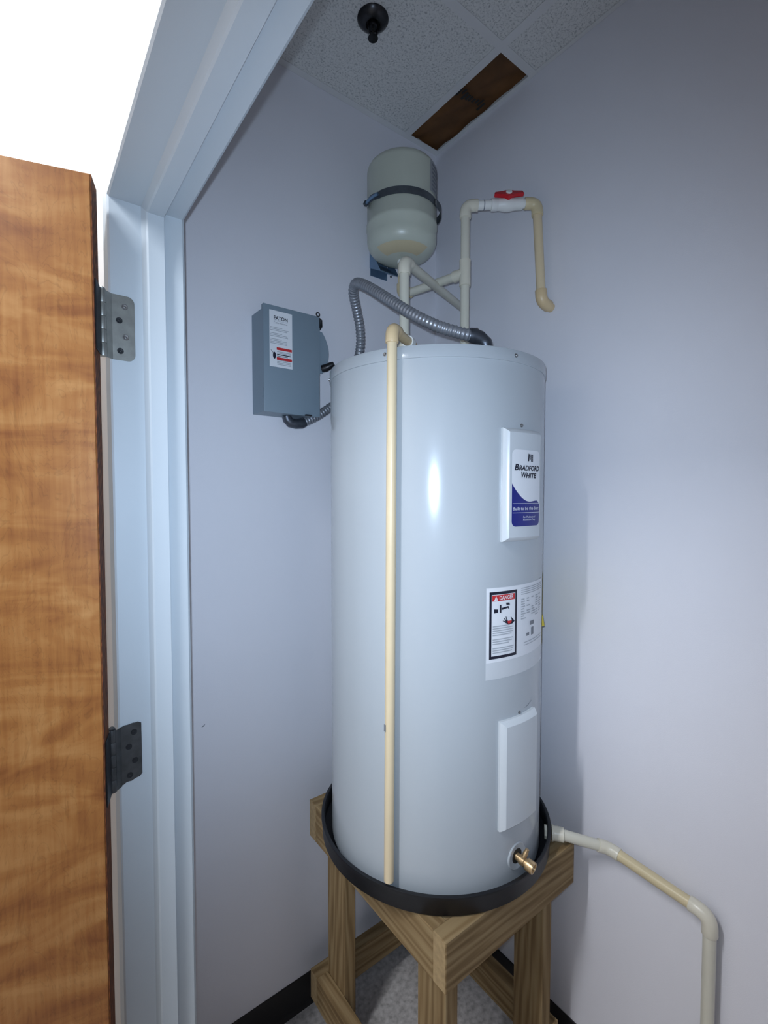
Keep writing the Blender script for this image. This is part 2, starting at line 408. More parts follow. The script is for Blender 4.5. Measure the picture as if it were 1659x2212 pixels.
# closet ceiling: deck, grid and lay-in tiles
ceil = struct(box('ceiling', (X_IN - 0.004, -1.62, 3.1), (0.12, 0.12, 3.16), 'base'))
ty, tx = -0.412, -0.148
TX = [-0.148, -0.758]; TY = [-0.412, -1.022]
def tee(name, a, b, along):
    bm = bmesh.new()
    if along == 'x':
        add_box(bm, (a[0], a[1] - 0.012, CEIL - 0.0015), (b[0], a[1] + 0.012, CEIL)); add_box(bm, (a[0], a[1] - 0.001, CEIL), (b[0], a[1] + 0.001, CEIL + 0.038))
    else:
        add_box(bm, (a[0] - 0.012, a[1], CEIL - 0.0016), (a[0] + 0.012, b[1], CEIL)); add_box(bm, (a[0] - 0.001, a[1], CEIL), (a[0] + 0.001, b[1], CEIL + 0.038))
    return link(name, bm, 'tee', ceil)
for y in TY: tee('ceiling_tee', (X_IN, y), (-0.002, y), 'x')
for x in TX: tee('ceiling_tee', (x, -1.618), (x, -0.002), 'y')
bm = bmesh.new(); add_box(bm, (X_IN, -0.021, CEIL - 0.0015), (-0.001, -0.0005, CEIL)); add_box(bm, (X_IN, -0.002, CEIL), (-0.001, -0.0005, CEIL + 0.022)); link('wall_angle', bm, 'tee', ceil)
bm = bmesh.new(); add_box(bm, (-0.0125, -1.618, CEIL - 0.0014), (-0.0005, -0.0005, CEIL)); add_box(bm, (-0.002, -1.618, CEIL), (-0.0005, -0.0005, CEIL + 0.022)); link('wall_angle', bm, 'tee', ceil)
xs = [X_IN, -0.758, -0.148, 0.0]; ys = [-1.62, -1.022, -0.412, 0.0]
for i in range(3):
    for j in range(3):
        if i == 2 and j == 2: continue                     # the missing border tile
        box('ceiling_tile', (xs[i] + 0.003, ys[j] + 0.003, CEIL + 0.0005), (xs[i+1] - 0.003, ys[j+1] - 0.003, CEIL + 0.016), 'tile', ceil)
# kraft-faced insulation seen through the missing tile
ins = thing('insulation_batt', 'brown kraft-faced insulation seen through the missing ceiling tile', 'insulation', (-0.1, -0.2, 2.845))
bm = bmesh.new()
NX, NY = 14, 26
gv = [[bm.verts.new((-0.142 + 0.139 * i / NX, -0.406 + 0.403 * j / NY, 2.816 + 0.003 * math.sin(9 * i / NX + 3 * j / NY) + 0.002 * math.sin(21 * j / NY + i) + random.uniform(-0.001, 0.001))) for j in range(NY + 1)] for i in range(NX + 1)]
for i in range(NX):
    for j in range(NY): bm.faces.new((gv[i][j], gv[i+1][j], gv[i+1][j+1], gv[i][j+1]))
link('paper_facing', bm, 'kraft', ins, 60)
box('batt', (-0.140, -0.404, 2.823), (-0.004, -0.004, 2.90), 'kraft', ins, 0.004, 2)
bm = bmesh.new()   # smeared black print on the paper
for k in range(9):
    y = -0.235 + random.uniform(-0.012, 0.012); x = -0.128 + k * 0.0118
    add_box(bm, (x, y - random.uniform(0.008, 0.02), 2.8085), (x + random.uniform(0.005, 0.009), y + random.uniform(0.006, 0.02), 2.809))
stuff(link('print', bm, 'screw_dark', ins))

# vinyl wall base
def base_prof(): return [(0.0, 0.0), (0.0, 0.1016), (0.002, 0.1016), (0.0035, 0.099), (0.0035, 0.012), (0.009, 0.002), (0.009, 0.0)]
prof = base_prof()
struct(prism('baseboard_left', [(-p[0] - 0.0002, p[1]) for p in prof], 'x', X_IN, -0.0002, 'base'))
struct(prism('baseboard_right', [(-p[0] - 0.0002, p[1]) for p in prof], 'y', -1.61, -0.0002, 'base'))

# ------------------------------------------------------------------ hollow-metal door frame
fr = bpy.data.objects.new('trim_1', None); COL.objects.link(fr); fr.location = (X_OUT, Y_J, 0); struct(fr, 'pale blue-grey metal door frame around the closet opening')
S0, S1 = -1.022, -0.988       # stop
def jamb_poly(s, y):          # s = +1: opening lies toward -Y from this jamb
    f = lambda d: y - s * d
    return [(X_OUT - 0.004, f(-0.052)), (X_OUT - 0.004, f(-0.003)), (X_OUT - 0.001, f(0)), (S0 - 0.002, f(0)), (S0 + 0.004, f(0.011)), (S0 + 0.007, f(0.013)), (S1, f(0.013)), (S1, f(0)), (X_IN, f(0)), (X_IN + 0.004, f(-0.003)), (X_IN + 0.004, f(-0.05)), (X_IN - 0.0035, f(-0.05)), (X_IN - 0.0035, f(-0.0035)), (X_OUT + 0.0035, f(-0.0035)), (X_OUT + 0.0035, f(-0.052))]
prism('jamb', jamb_poly(1, Y_J), 'z', 0.0, Z_HEAD + 0.052, 'frame', fr)
prism('jamb', jamb_poly(-1, Y_J2), 'z', 0.0, Z_HEAD + 0.052, 'frame', fr)
g = lambda d: Z_HEAD - d
hp = [(X_OUT - 0.004, g(-0.052)), (X_OUT - 0.004, g(-0.003)), (X_OUT - 0.001, g(0)), (S0 - 0.002, g(0)), (S0 + 0.004, g(0.011)), (S0 + 0.007, g(0.013)), (S1, g(0.013)), (S1, g(0)), (X_IN, g(0)), (X_IN + 0.004, g(-0.003)), (X_IN + 0.004, g(-0.05)), (X_IN - 0.0035, g(-0.05)), (X_IN - 0.0035, g(-0.0035)), (X_OUT + 0.0035, g(-0.0035)), (X_OUT + 0.0035, g(-0.052))]
prism('head', hp, 'y', Y_J2, Y_J, 'frame', fr)

# ------------------------------------------------------------------ door leaf and hinges
PIN = Vector((-1.090, -0.322, 0)); OPEN = math.radians(164.0)
dd = Vector((math.cos(OPEN), math.sin(OPEN), 0)); tt = Vector((math.cos(OPEN + math.pi/2), math.sin(OPEN + math.pi/2), 0))
door = bpy.data.objects.new('door_1', None); COL.objects.link(door); door.location = (PIN.x, PIN.y, 0)
struct(door, 'honey brown wood veneer door swung open against the corridor')
def door_box(name, d0, d1, t0, t1, z0, z1, m, parent, bevel=0.0):
    bm = bmesh.new(); add_box(bm, (d0, t0, z0), (d1, t1, z1), bevel)
    R = Matrix(((dd.x, tt.x, 0), (dd.y, tt.y, 0), (0, 0, 1)))
    return link(name, bm, m, parent, None, (PIN.x, PIN.y, 0), (0, 0, OPEN))
door_box('leaf', 0.0045, 0.92, 0.010, 0.054, 0.012, 2.106, 'veneer', door, 0.0012)
door_box('edge_band', 0.0030, 0.0046, 0.0105, 0.0535, 0.013, 2.105, 'door_edge', door)
def hinge(zc, worn, label):
    hz = 0.1143 / 2
    root = bpy.data.objects.new('hinge', None); COL.objects.link(root); root.location = (PIN.x, PIN.y, zc)
    root.parent = door; root.matrix_parent_inverse = world_of(door).inverted(); root['label'] = label
    pm = 'steel_dark' if worn else 'steel'
    # leaf on the jamb: rounded free corners, runs along +X on the rabbet
    x0, x1 = PIN.x + 0.004, PIN.x + (0.052 if not worn else 0.049)
    poly = [(x0, zc - hz), (x1 - 0.012, zc - hz)]
    for k in range(1, 7): a = -math.pi/2 + k * math.pi/12; poly.append((x1 - 0.012 + 0.012*math.cos(a), zc - hz + 0.012 + 0.012*math.sin(a)))
    for k in range(0, 7): a = k * math.pi/12; poly.append((x1 - 0.012 + 0.012*math.cos(a), zc + hz - 0.012 + 0.012*math.sin(a)))
    poly.append((x0, zc + hz))
    if worn:   # ragged paint line covers the edges of the plate
        poly = [(x + random.uniform(-0.0008, 0.0008), z - (0.006 * (1 - (x - x0) / 0.05) if z > zc else -0.010 * ((x - x0) / 0.05)) + random.uniform(-0.0012, 0.0012)) for x, z in
                [(x0, zc - hz)] + [(x0 + (x1 - x0) * k / 10, zc - hz) for k in range(1, 10)] + [(x1, zc - hz + 0.004), (x1, zc + hz - 0.004)] + [(x0 + (x1 - x0) * k / 10, zc + hz) for k in range(9, 0, -1)] + [(x0, zc + hz)]]
    yj = Y_J - 0.0006; xb = x0 + 0.012
    bm = bmesh.new()
    flat = [(max(x, xb), z) for x, z in poly]; out = []
    for p in flat:
        if not out or (abs(p[0] - out[-1][0]) + abs(p[1] - out[-1][1])) > 1e-5: out.append(p)
    flat = out
    a = [bm.verts.new((x, yj, z)) for x, z in flat]; b = [bm.verts.new((x, yj - 0.0018, z)) for x, z in flat]
    bm.faces.new(a); bm.faces.new(b[::-1])
    for k in range(len(flat)): k2 = (k+1) % len(flat); bm.faces.new((a[k], a[k2], b[k2], b[k]))
    zt_ = max(z for x, z in flat if x <= xb + 1e-5); zb_ = min(z for x, z in flat if x <= xb + 1e-5)
    q = [bm.verts.new(p) for p in ((x0, PIN.y, zb_), (xb, yj, zb_), (xb, yj, zt_), (x0, PIN.y, zt_), (x0, PIN.y - 0.0018, zb_), (xb, yj - 0.0018, zb_), (xb, yj - 0.0018, zt_), (x0, PIN.y - 0.0018, zt_))]
    for f_ in ((3,2,1,0),(4,5,6,7),(0,1,5,4),(2,3,7,6),(3,0,4,7)): bm.faces.new([q[k] for k in f_])
    plate = link('jamb_plate', bm, pm, root)
    for dx, dz in ((0.036, 0.038), (0.027, 0.0125), (0.037, -0.0155), (0.028, -0.041)):
        o = Vector((PIN.x + dx + (0.0 if not worn else 0.001), yj - 0.0018, zc + dz))
        bm = bmesh.new(); add_lathe(bm, [(0.0054, 0.0), (0.0052, 0.0005), (0.0036, 0.0006), (0.0022, 0.0001), (0.0, 0.0)], o, (0, -1, 0), 16)
        add_lathe(bm, [(0.0022, 0.0003), (0.0, 0.0009)], o, (0, -1, 0), 8)
        link('screw', bm, 'screw' if (dx > 0.03 and not worn) else 'steel_black', root, 30)
    bm = bmesh.new()   # five interleaved knuckles
    for k in range(5):
        z0 = zc - hz + k * 2 * hz / 5
        add_lathe(bm, [(0.0, z0 + 0.0003), (0.0062, z0 + 0.0003), (0.0065, z0 + 0.0012), (0.0065, z0 + 2*hz/5 - 0.0012), (0.0062, z0 + 2*hz/5 - 0.0003), (0.0, z0 + 2*hz/5 - 0.0003)], (PIN.x, PIN.y, 0), (0, 0, 1), 20)
    add_lathe(bm, [(0.0, zc + hz), (0.005, zc + hz), (0.0054, zc + hz + 0.002), (0.003, zc + hz + 0.0045), (0, zc + hz + 0.005)], (PIN.x, PIN.y, 0), (0, 0, 1), 20)
    link('knuckle', bm, pm, root, 35)
    bm = bmesh.new(); add_box(bm, (0.0008, 0.0045, zc - hz), (0.0029, 0.046, zc + hz), 0.0006)
    o = link('door_plate', bm, 'steel_black', root, None, (PIN.x, PIN.y, 0), (0, 0, OPEN))
hinge(1.888, False, 'upper steel hinge with bright screws')
hinge(1.114, True, 'middle hinge with dark paint-chipped plate')

# ------------------------------------------------------------------ corridor light fittings
cl = thing('ceiling_light', 'glaring white fluorescent panel light in the corridor ceiling above the open door', 'light', (TR[0] + 0.3, 0.1, COR_CEIL))
box('lens', (TR[0] + 0.02, TR[2] + 0.02, COR_CEIL + 0.004), (TR[1] - 0.0002, TR[3] - 0.02, COR_CEIL + 0.009), 'lens', cl)
bm = bmesh.new()
for a, b in (((TR[0], TR[2]), (TR[1], TR[2] + 0.02)), ((TR[0], TR[3] - 0.02), (TR[1], TR[3])), ((TR[0], TR[2] + 0.02), (TR[0] + 0.02, TR[3] - 0.02))):
    add_box(bm, (*a, COR_CEIL), (*b, COR_CEIL + 0.012))
link('frame', bm, 'ceiling_white', cl)
sl = thing('strip_light', 'white fluorescent strip light on the corridor ceiling beyond the picture', 'light', (STRIP.x, STRIP.y, COR_CEIL))
bm = bmesh.new(); add_box(bm, (-STRIP_L/2 - 0.02, -0.06, 0.03), (STRIP_L/2 + 0.02, 0.06, 0.0845), 0.004, 2)
link('housing', bm, 'ceiling_white', sl, None, STRIP, (0, 0, STRIP_ROT))
bm = bmesh.new(); add_sweep(bm, [(-STRIP_L/2, 0, 0.017), (STRIP_L/2, 0, 0.017)], 0.013, 16)
link('tube', bm, 'bulb', sl, 40, STRIP, (0, 0, STRIP_ROT))

# ------------------------------------------------------------------ sprinkler head
SP = (-0.468, -0.262, CEIL)
sp = thing('sprinkler_head', 'dark pendent fire sprinkler in the closet ceiling', 'sprinkler', SP)
lathe('escutcheon', [(0.0185, -0.0165), (0.023, -0.016), (0.037, -0.006), (0.040, -0.002), (0.040, 0.0)], 'sprinkler', sp, SP, (0, 0, 1), 40)
lathe('cup', [(0.0185, -0.0160), (0.0185, -0.002), (0.0, -0.002)], 'screw_dark', sp, SP, (0, 0, 1), 32)
lathe('body', [(0.0, -0.022), (0.010, -0.022), (0.012, -0.018), (0.012, -0.004), (0.0, -0.004)], 'sprinkler', sp, SP, (0, 0, 1), 24)
bm = bmesh.new()
for s in (-1, 1): add_sweep(bm, [(SP[0] + s * 0.010, SP[1], CEIL - 0.018), (SP[0] + s * 0.0135, SP[1], CEIL - 0.028), (SP[0] + s * 0.011, SP[1], CEIL - 0.038), (SP[0] + s * 0.002, SP[1], CEIL - 0.045)], 0.0022, 10)
link('frame_arm', bm, 'sprinkler', sp, 40)
lathe('glass_bulb', [(0, -0.040), (0.002, -0.038), (0.0024, -0.03), (0.002, -0.023), (0, -0.022)], 'screw_dark', sp, SP, (0, 0, 1), 14)
bm = bmesh.new()
add_lathe(bm, [(0.0, -0.050), (0.013, -0.0485), (0.013, -0.047), (0.004, -0.047), (0.004, -0.043), (0.0, -0.043)], SP, (0, 0, 1), 24)
link('deflector', bm, 'sprinkler', sp, 35)

# ------------------------------------------------------------------ wooden stand
SX0, SX1, SY0, SY1 = -0.558, -0.097, -0.630, -0.066
STOP = 0.698; BH = 0.108; TH = 0.038
st = thing('wooden_stand', 'rough lumber stand carrying the water heater', 'stand', ((SX0+SX1)/2, (SY0+SY1)/2, 0))
def board(name, a, b, w, h, parent, wdir, mname='lumber'):
    """board from a to b (centre line) with cross-section w (along wdir) by h; own X axis runs with the grain"""
    a, b = Vector(a), Vector(b); L = (b - a).length; d = (b - a).normalized(); wd = Vector(wdir).normalized(); hd = d.cross(wd)
    bm = bmesh.new(); add_box(bm, (-L/2, -w/2, -h/2), (L/2, w/2, h/2), 0.0018, 1)
    me = bpy.data.meshes.new(name); bmesh.ops.recalc_face_normals(bm, faces=bm.faces)
    bm.to_mesh(me); bm.free(); me.materials.append(M[mname]); me.materials.append(M['lumber_end'])
    for p in me.polygons:
        if abs(p.normal.x) > 0.9: p.material_index = 1
    R = Matrix((d, wd, hd)).transposed()
    return place(name, me, parent, (a + b) / 2, R.to_euler())
zc = STOP - BH / 2
board('front_beam', (SX0, SY0 + TH/2, zc), (SX1, SY0 + TH/2, zc), TH, BH, st, (0, 1, 0))
board('rear_beam', (SX0, SY1 - TH/2, zc), (SX1, SY1 - TH/2, zc), TH, BH, st, (0, 1, 0))
board('side_beam', (SX0 + TH/2, SY0 + TH, zc), (SX0 + TH/2, SY1 - TH, zc), TH, BH, st, (1, 0, 0))
board('side_beam', (SX1 - TH/2, SY0 + TH, zc), (SX1 - TH/2, SY1 - TH, zc), TH, BH, st, (1, 0, 0))
ny = 4; span = (SY1 - TH) - (SY0 + TH)
for k in range(ny):
    y0 = SY0 + TH + k * span / ny + 0.0012; y1 = SY0 + TH + (k + 1) * span / ny - 0.0012
    board('deck_plank', (SX0 + TH + 0.001, (y0+y1)/2, STOP - 0.0205), (SX1 - TH - 0.001, (y0+y1)/2, STOP - 0.0205), y1 - y0, 0.036, st, (0, 1, 0))
LX0, LX1, LY0, LY1 = SX0 + TH, SX1 - TH, SY0 + TH, SY1 - TH
for lx in (LX0 + TH/2, LX1 - TH/2):
    for ly in (LY0 + 0.045, LY1 - 0.045):
        board('leg', (lx, ly, 0.0), (lx, ly, STOP - 0.0395), TH, 0.089, st, (1, 0, 0))
zl = 0.140; LH = 0.089
board('lower_stretcher', (SX0 + TH/2, SY0 + TH, zl), (SX0 + TH/2, SY1 - TH, zl), TH, LH, st, (1, 0, 0))
board('lower_stretcher', (SX1 - TH/2, SY0 + TH, zl), (SX1 - TH/2, SY1 - TH, zl), TH, LH, st, (1, 0, 0))
board('lower_stretcher', (SX0, SY1 - TH/2, zl), (SX1, SY1 - TH/2, zl), TH, LH, st, (0, 1, 0))

# ------------------------------------------------------------------ drain pan
HC = Vector((-0.331, -0.352, 0)); HR = 0.275
PB = STOP + 0.0005; PR = 0.303; PT = PB + 0.046
pan = thing('drain_pan', 'round black plastic drain pan under the water heater', 'drain pan', (HC.x, HC.y, PB))
lathe('tray', [(0.0, PB), (PR - 0.006, PB), (PR - 0.002, PB + 0.004), (PR - 0.001, PT - 0.010), (PR + 0.001, PT - 0.006), (PR + 0.001, PT - 0.001), (PR - 0.001, PT), (PR - 0.006, PT), (PR - 0.008, PT - 0.003), (PR - 0.0075, PB + 0.007), (PR - 0.011, PB + 0.004), (0.0, PB + 0.004)], 'pan', pan, (HC.x, HC.y, 0), (0, 0, 1), 128, smooth=45)

# ------------------------------------------------------------------ water heater
HB, HT = PB + 0.0045, 1.902
wh = thing('water_heater', 'tall light grey cylindrical electric water heater in the closet corner', 'water heater', (HC.x, HC.y, HB))
lathe('jacket', [(0.0, HB), (HR - 0.004, HB), (HR, HB + 0.004), (HR, HT - 0.026)], 'jacket', wh, (HC.x, HC.y, 0), (0, 0, 1), 192, smooth=40)
lid = lathe('lid', [(HR + 0.0002, HT - 0.0265), (HR + 0.0022, HT - 0.0262), (HR + 0.0022, HT - 0.002), (HR + 0.0012, HT), (HR - 0.004, HT + 0.0005), (HR - 0.007, HT - 0.002), (HR - 0.010, HT - 0.006), (0.0, HT - 0.006)], 'jacket', wh, (HC.x, HC.y, 0), (0, 0, 1), 192, smooth=40)
def on_cyl(R, deg, z):
    a = math.radians(deg); return Vector((HC.x + R * math.cos(a), HC.y + R * math.sin(a), z))
def radial(deg): a = math.radians(deg); return Vector((math.cos(a), math.sin(a), 0))
def wrap(bm, R, deg, zc, step=0.006, cut=True):
    """flat artwork in XY wrapped on the cylinder: x runs along the circumference from deg"""
    if cut: slice_x(bm, step)
    a0 = math.radians(deg)
    return xform(bm, lambda c: (HC.x + (R + c.z) * math.cos(a0 + c.x / R), HC.y + (R + c.z) * math.sin(a0 + c.x / R), zc + c.y))
def screw(name, pos, nrm, r, parent, m='screw'):
    bm = bmesh.new()
    add_lathe(bm, [(r * 1.35, 0.0), (r * 1.35, r * 0.25), (r, r * 0.3), (r, r * 0.9), (r * 0.8, r * 1.1), (r * 0.3, r * 1.1), (0.0, r * 0.7)], pos, nrm, 14)
    return link(name, bm, m, parent, 30)
for dg in (-156.0, -94.8, -34, 26, 86, 146): screw('screw', on_cyl(HR + 0.0022, dg, HT - 0.0125), radial(dg), 0.0032, lid)

def cover(z0, z1, half, R0, thick, bev, name):
    """access cover curved with the jacket, chamfered edges"""
    bm = bmesh.new(); n = 16
    wi = half
    def ring(hw, za, zb, R):
        pts = []
        for k in range(n + 1): pts.append((-hw + 2*hw*k/n, za))
        for k in range(1, 7): pts.append((hw, za + (zb-za)*k/6))
        for k in range(1, n + 1): pts.append((hw - 2*hw*k/n, zb))
        for k in range(1, 6): pts.append((-hw, zb - (zb-za)*k/6))
        return [bm.verts.new(on_cyl(R, -90 + math.degrees(x / HR), z)) for x, z in pts]
    rs = [ring(wi, z0, z1, R0 - 0.001), ring(wi, z0, z1, R0 + 0.006), ring(wi - bev * 0.25, z0 + bev*0.25, z1 - bev*0.25, R0 + 0.010), ring(wi - bev * 0.85, z0 + bev*0.85, z1 - bev*0.85, R0 + thick - 0.001), ring(wi - bev, z0 + bev, z1 - bev, R0 + thick)]
    m = len(rs[0])
    for a, b in zip(rs, rs[1:]):
        for k in range(m): k2 = (k+1) % m; bm.faces.new((a[k], a[k2], b[k2], b[k]))
    # front face as strips
    top = rs[-1]
    bot_e = top[0:n+1]; top_e = top[n+6:2*n+7][::-1]
    for k in range(n): bm.faces.new((bot_e[k], bot_e[k+1], top_e[k+1], top_e[k])) if 0 < k < n-1 else None
    rt = top[n:n+7]; lf = [top[0]] + top[::-1][0:5] + [top[2*n+6]]
    bm.faces.new([bot_e[n-1]] + rt + [top_e[n-1]])
    bm.faces.new([bot_e[1], top_e[1]] + lf[::-1])
    return link(name, bm, 'cover', wh, 28)
CT = 0.017
uc = cover(1.489, 1.733, 0.0605, HR, CT, 0.0095, 'access_cover')
uc['label'] = 'upper access cover with white and blue brand label'
lc = cover(0.851, 1.096, 0.0605, HR, CT, 0.0095, 'access_cover')
lc['label'] = 'plain lower access cover'
screw('screw', on_cyl(HR, -90, 1.742), radial(-90), 0.0032, uc)
screw('screw', on_cyl(HR, -89.3, 1.101), radial(-89.3), 0.0028, lc)
# brand label on the upper cover, 0.10 x 0.163, rounded corners
LW, LHt, LZ = 0.0485, 0.0825, 1.6045
RL = HR + CT
def rrect(w, h, r, n=5):
    pts = []
    for cx_, cy_, a0 in ((w - r, h - r, 0), (-w + r, h - r, 90), (-w + r, -h + r, 180), (w - r, -h + r, 270)):
        for k in range(n + 1): a = math.radians(a0 + 90 * k / n); pts.append((cx_ + r * math.cos(a), cy_ + r * math.sin(a)))
    return pts
lab = link('brand_label', wrap(poly_bm([rrect(LW, LHt, 0.011)]), RL + 0.0004, -90, LZ), 'paper', uc, 40)
# blue lower field with the swoosh edge
sw = []
for k in range(21):
    x = -LW + 2 * LW * k / 20
    u = k / 20
    y = 0.010 - 0.0395 * (1 - (1 - min(u / 0.62, 1)) ** 2.1) + (0.0028 * math.sin((u - 0.62) / 0.38 * math.pi * 0.62) if u > 0.62 else 0) - (0.009 * ((u - 0.88) / 0.12) ** 1.6 if u > 0.88 else 0)
    sw.append((x, y))
lowc = []
for cx_, cy_, a0 in ((-LW + 0.011, -LHt + 0.011, 180), (LW - 0.011, -LHt + 0.011, 270)):
    for k in range(6): a = math.radians(a0 + 18 * k); lowc.append((cx_ + 0.011 * math.cos(a), cy_ + 0.011 * math.sin(a)))
link('blue_field', wrap(poly_bm([lowc + sw[::-1]]), RL + 0.0007, -90, LZ), 'blue', lab, 40)
def cyl_text(body, size, x, z, m, parent, R, width=None, shear=0.0, deg=-90, align='CENTER', bold=0.0):
    bm = text_bm(body, size, width, shear, align, bold)
    for v in bm.verts: v.co.x += x; v.co.y += z
    return link('lettering', wrap(bm, R, deg, 0.0, 0.004), m, parent)
R2 = RL + 0.0009
cyl_text('B', 0.0185, -0.0355, LZ + 0.0385, 'ink', lab, R2, 0.0125, 0.22, bold=0.0006)
cyl_text('RADFORD', 0.0148, 0.0085, LZ + 0.0385, 'ink', lab, R2, 0.075, 0.22, bold=0.0006)
cyl_text('W', 0.0185, -0.0125, LZ + 0.0225, 'ink', lab, R2, 0.0185, 0.22, bold=0.0006)
cyl_text('HITE', 0.0148, 0.0138, LZ + 0.0225, 'ink', lab, R2, 0.040, 0.22, bold=0.0006)
# small flag-like emblem above the name
em = [[(0.000 + 0.0012*k, 0.058 + 0.0002*k), (0.0045 + 0.0012*k, 0.0585 + 0.0002*k), (0.0065 + 0.0012*k, 0.0735 - 0.0022*k), (0.002 + 0.0012*k, 0.0755 - 0.0022*k)] for k in (0,)]
em += [[(0.0065 + 0.0045*j, 0.0580 + 0.0042*i), (0.0098 + 0.0045*j, 0.0580 + 0.0042*i), (0.0102 + 0.0045*j, 0.0612 + 0.0042*i), (0.0069 + 0.0045*j, 0.0612 + 0.0042*i)] for i in range(4) for j in range(3) if not (i == 0 and j == 0)]
link('emblem', wrap(poly_bm(em), R2, -90, LZ), 'ink', lab)
cyl_text('Built to be the Best', 0.0105, 0.0, LZ - 0.0475, 'paper', lab, R2, 0.090)
for zz in (-0.0335, -0.0535): link('rule', wrap(rect_bm([(-0.046, zz, 0.0475, zz + 0.0008)]), R2, -90, LZ), 'paper', lab)
cyl_text('For Professional', 0.0062, 0.008, LZ - 0.0645, 'paper', lab, R2, 0.044, 0.15)
cyl_text('Installation Only', 0.0062, 0.008, LZ - 0.0705, 'paper', lab, R2, 0.044, 0.15)

# danger / rating sticker around the middle of the jacket
def deg_x(deg, R=HR): return math.radians(deg + 90) * R
s0, s1 = deg_x(-109.8), deg_x(-63)
RS = HR + 0.0004
stk = link('data_sticker', wrap(rect_bm([(s0, 1.1905, s1, 1.3905)]), RS, -90, 0.0), 'paper_clear', wh, 40)
stk['label'] = 'white data sticker with danger warning'
d0, d1, dz0, dz1 = deg_x(-108.2), deg_x(-92.1), 1.2355, 1.3815
link('upper_field', wrap(rect_bm([(s0 + 0.001, 1.228, s1 - 0.001, 1.3895)]), RS + 0.0002, -90, 0), 'paper', stk, 40)
link('border', wrap(rect_bm([(d0, dz0, d1, dz0 + 0.0062), (d0, dz1 - 0.0062, d1, dz1), (d0, dz0, d0 + 0.0055, dz1), (d1 - 0.0055, dz0, d1, dz1)]), RS + 0.0005, -90, 0), 'ink', stk, 40)
link('danger_field', wrap(rect_bm([(d0 + 0.0065, dz1 - 0.0205, d1 - 0.0065, dz1 - 0.0075)]), RS + 0.0005, -90, 0), 'red', stk, 40)
cyl_text('DANGER', 0.0125, (d0 + d1)/2 + 0.007, dz1 - 0.0182, 'paper', stk, RS + 0.0008, 0.040, bold=0.0002)
link('warning_triangle', wrap(poly_bm([[(d0 + 0.0115, dz1 - 0.0192), (d0 + 0.0215, dz1 - 0.0192), (d0 + 0.0165, dz1 - 0.0095)]]), RS + 0.0008, -90, 0), 'paper', stk)
link('warning_mark', wrap(poly_bm([[(d0 + 0.0158, dz1 - 0.0140), (d0 + 0.0172, dz1 - 0.0140), (d0 + 0.0168, dz1 - 0.0172), (d0 + 0.0162, dz1 - 0.0172)]]), RS + 0.0010, -90, 0), 'red', stk)
# tap scalding a hand
cxm = (d0 + d1) / 2; zt = dz1 - 0.030
pic = [[(cxm - 0.006, zt - 0.008), (cxm + 0.010, zt - 0.006), (cxm + 0.012, zt - 0.0115), (cxm + 0.010, zt - 0.0115), (cxm + 0.009, zt - 0.0095), (cxm - 0.006, zt - 0.0120)],
       [(cxm + 0.004, zt + 0.001), (cxm + 0.012, zt + 0.0005), (cxm + 0.0135, zt - 0.004), (cxm + 0.005, zt - 0.0035)],
       [(cxm - 0.022, zt - 0.009), (cxm - 0.014, zt - 0.010), (cxm - 0.014, zt - 0.016), (cxm - 0.022, zt - 0.017)],
       [(cxm - 0.010, zt - 0.002), (cxm - 0.0065, zt - 0.002), (cxm - 0.0065, zt - 0.017), (cxm - 0.010, zt - 0.017)]]
hand = [[(cxm + 0.004, zt - 0.038), (cxm + 0.010, zt - 0.0415), (cxm + 0.020, zt - 0.041), (cxm + 0.026, zt - 0.0365), (cxm + 0.0155, zt - 0.0265), (cxm + 0.0185, zt - 0.0345), (cxm + 0.007, zt - 0.0345)],
        [(cxm + 0.004, zt - 0.038), (cxm - 0.003, zt - 0.0335), (cxm - 0.0025, zt - 0.0325), (cxm + 0.006, zt - 0.0355)],
        [(cxm + 0.005, zt - 0.0365), (cxm - 0.001, zt - 0.028), (cxm, zt - 0.0275), (cxm + 0.0075, zt - 0.035)],
        [(cxm + 0.006, zt - 0.0355), (cxm + 0.0035, zt - 0.0255), (cxm + 0.0048, zt - 0.0255), (cxm + 0.009, zt - 0.0345)]]
PS = lambda polys: [[(cxm + 0.001 + (x - cxm - 0.001) * 1.22, zt - 0.02 + (z - zt + 0.02) * 1.15) for x, z in p] for p in polys]
link('pictogram', wrap(poly_bm(PS(pic + hand)), RS + 0.0008, -90, 0), 'ink', stk)
link('scald_mark', wrap(poly_bm(PS([[(cxm + 0.0075, zt - 0.0345), (cxm + 0.0185, zt - 0.0345), (cxm + 0.0165, zt - 0.0395), (cxm + 0.0095, zt - 0.0400)]])), RS + 0.0010, -90, 0), 'red', stk)
lines = []
for k in range(13):
    z = dz0 + 0.012 + k * 0.0048
    if k in (3, 7): continue
    lines.append((d0 + 0.0085, z, d1 - 0.0085 - random.uniform(0, 0.012) * (1.8 if k % 4 == 0 else 0.5), z + 0.0022))
stuff(link('small_print', wrap(rect_bm(lines), RS + 0.0007, -90, 0), 'grey_ink', stk))
p0 = deg_x(-89); lines = []
for k in range(4): lines.append((p0, 1.3805 - 0.0045 * k, s1 - 0.004 - random.uniform(0, 0.02), 1.3822 - 0.0045 * k))
for i in range(9):
    for j in range(5):
        if random.random() < 0.8: x = p0 + j * 0.022; z = 1.355 - i * 0.0055; lines.append((x, z, x + random.uniform(0.010, 0.019), z + 0.0026))
for k in range(2): lines.append((p0 + 0.012, 1.256 - 0.006 * k, s1 - 0.012, 1.2575 - 0.006 * k))
stuff(link('small_print', wrap(rect_bm(lines), RS + 0.0007, -90, 0), 'grey_ink', stk))
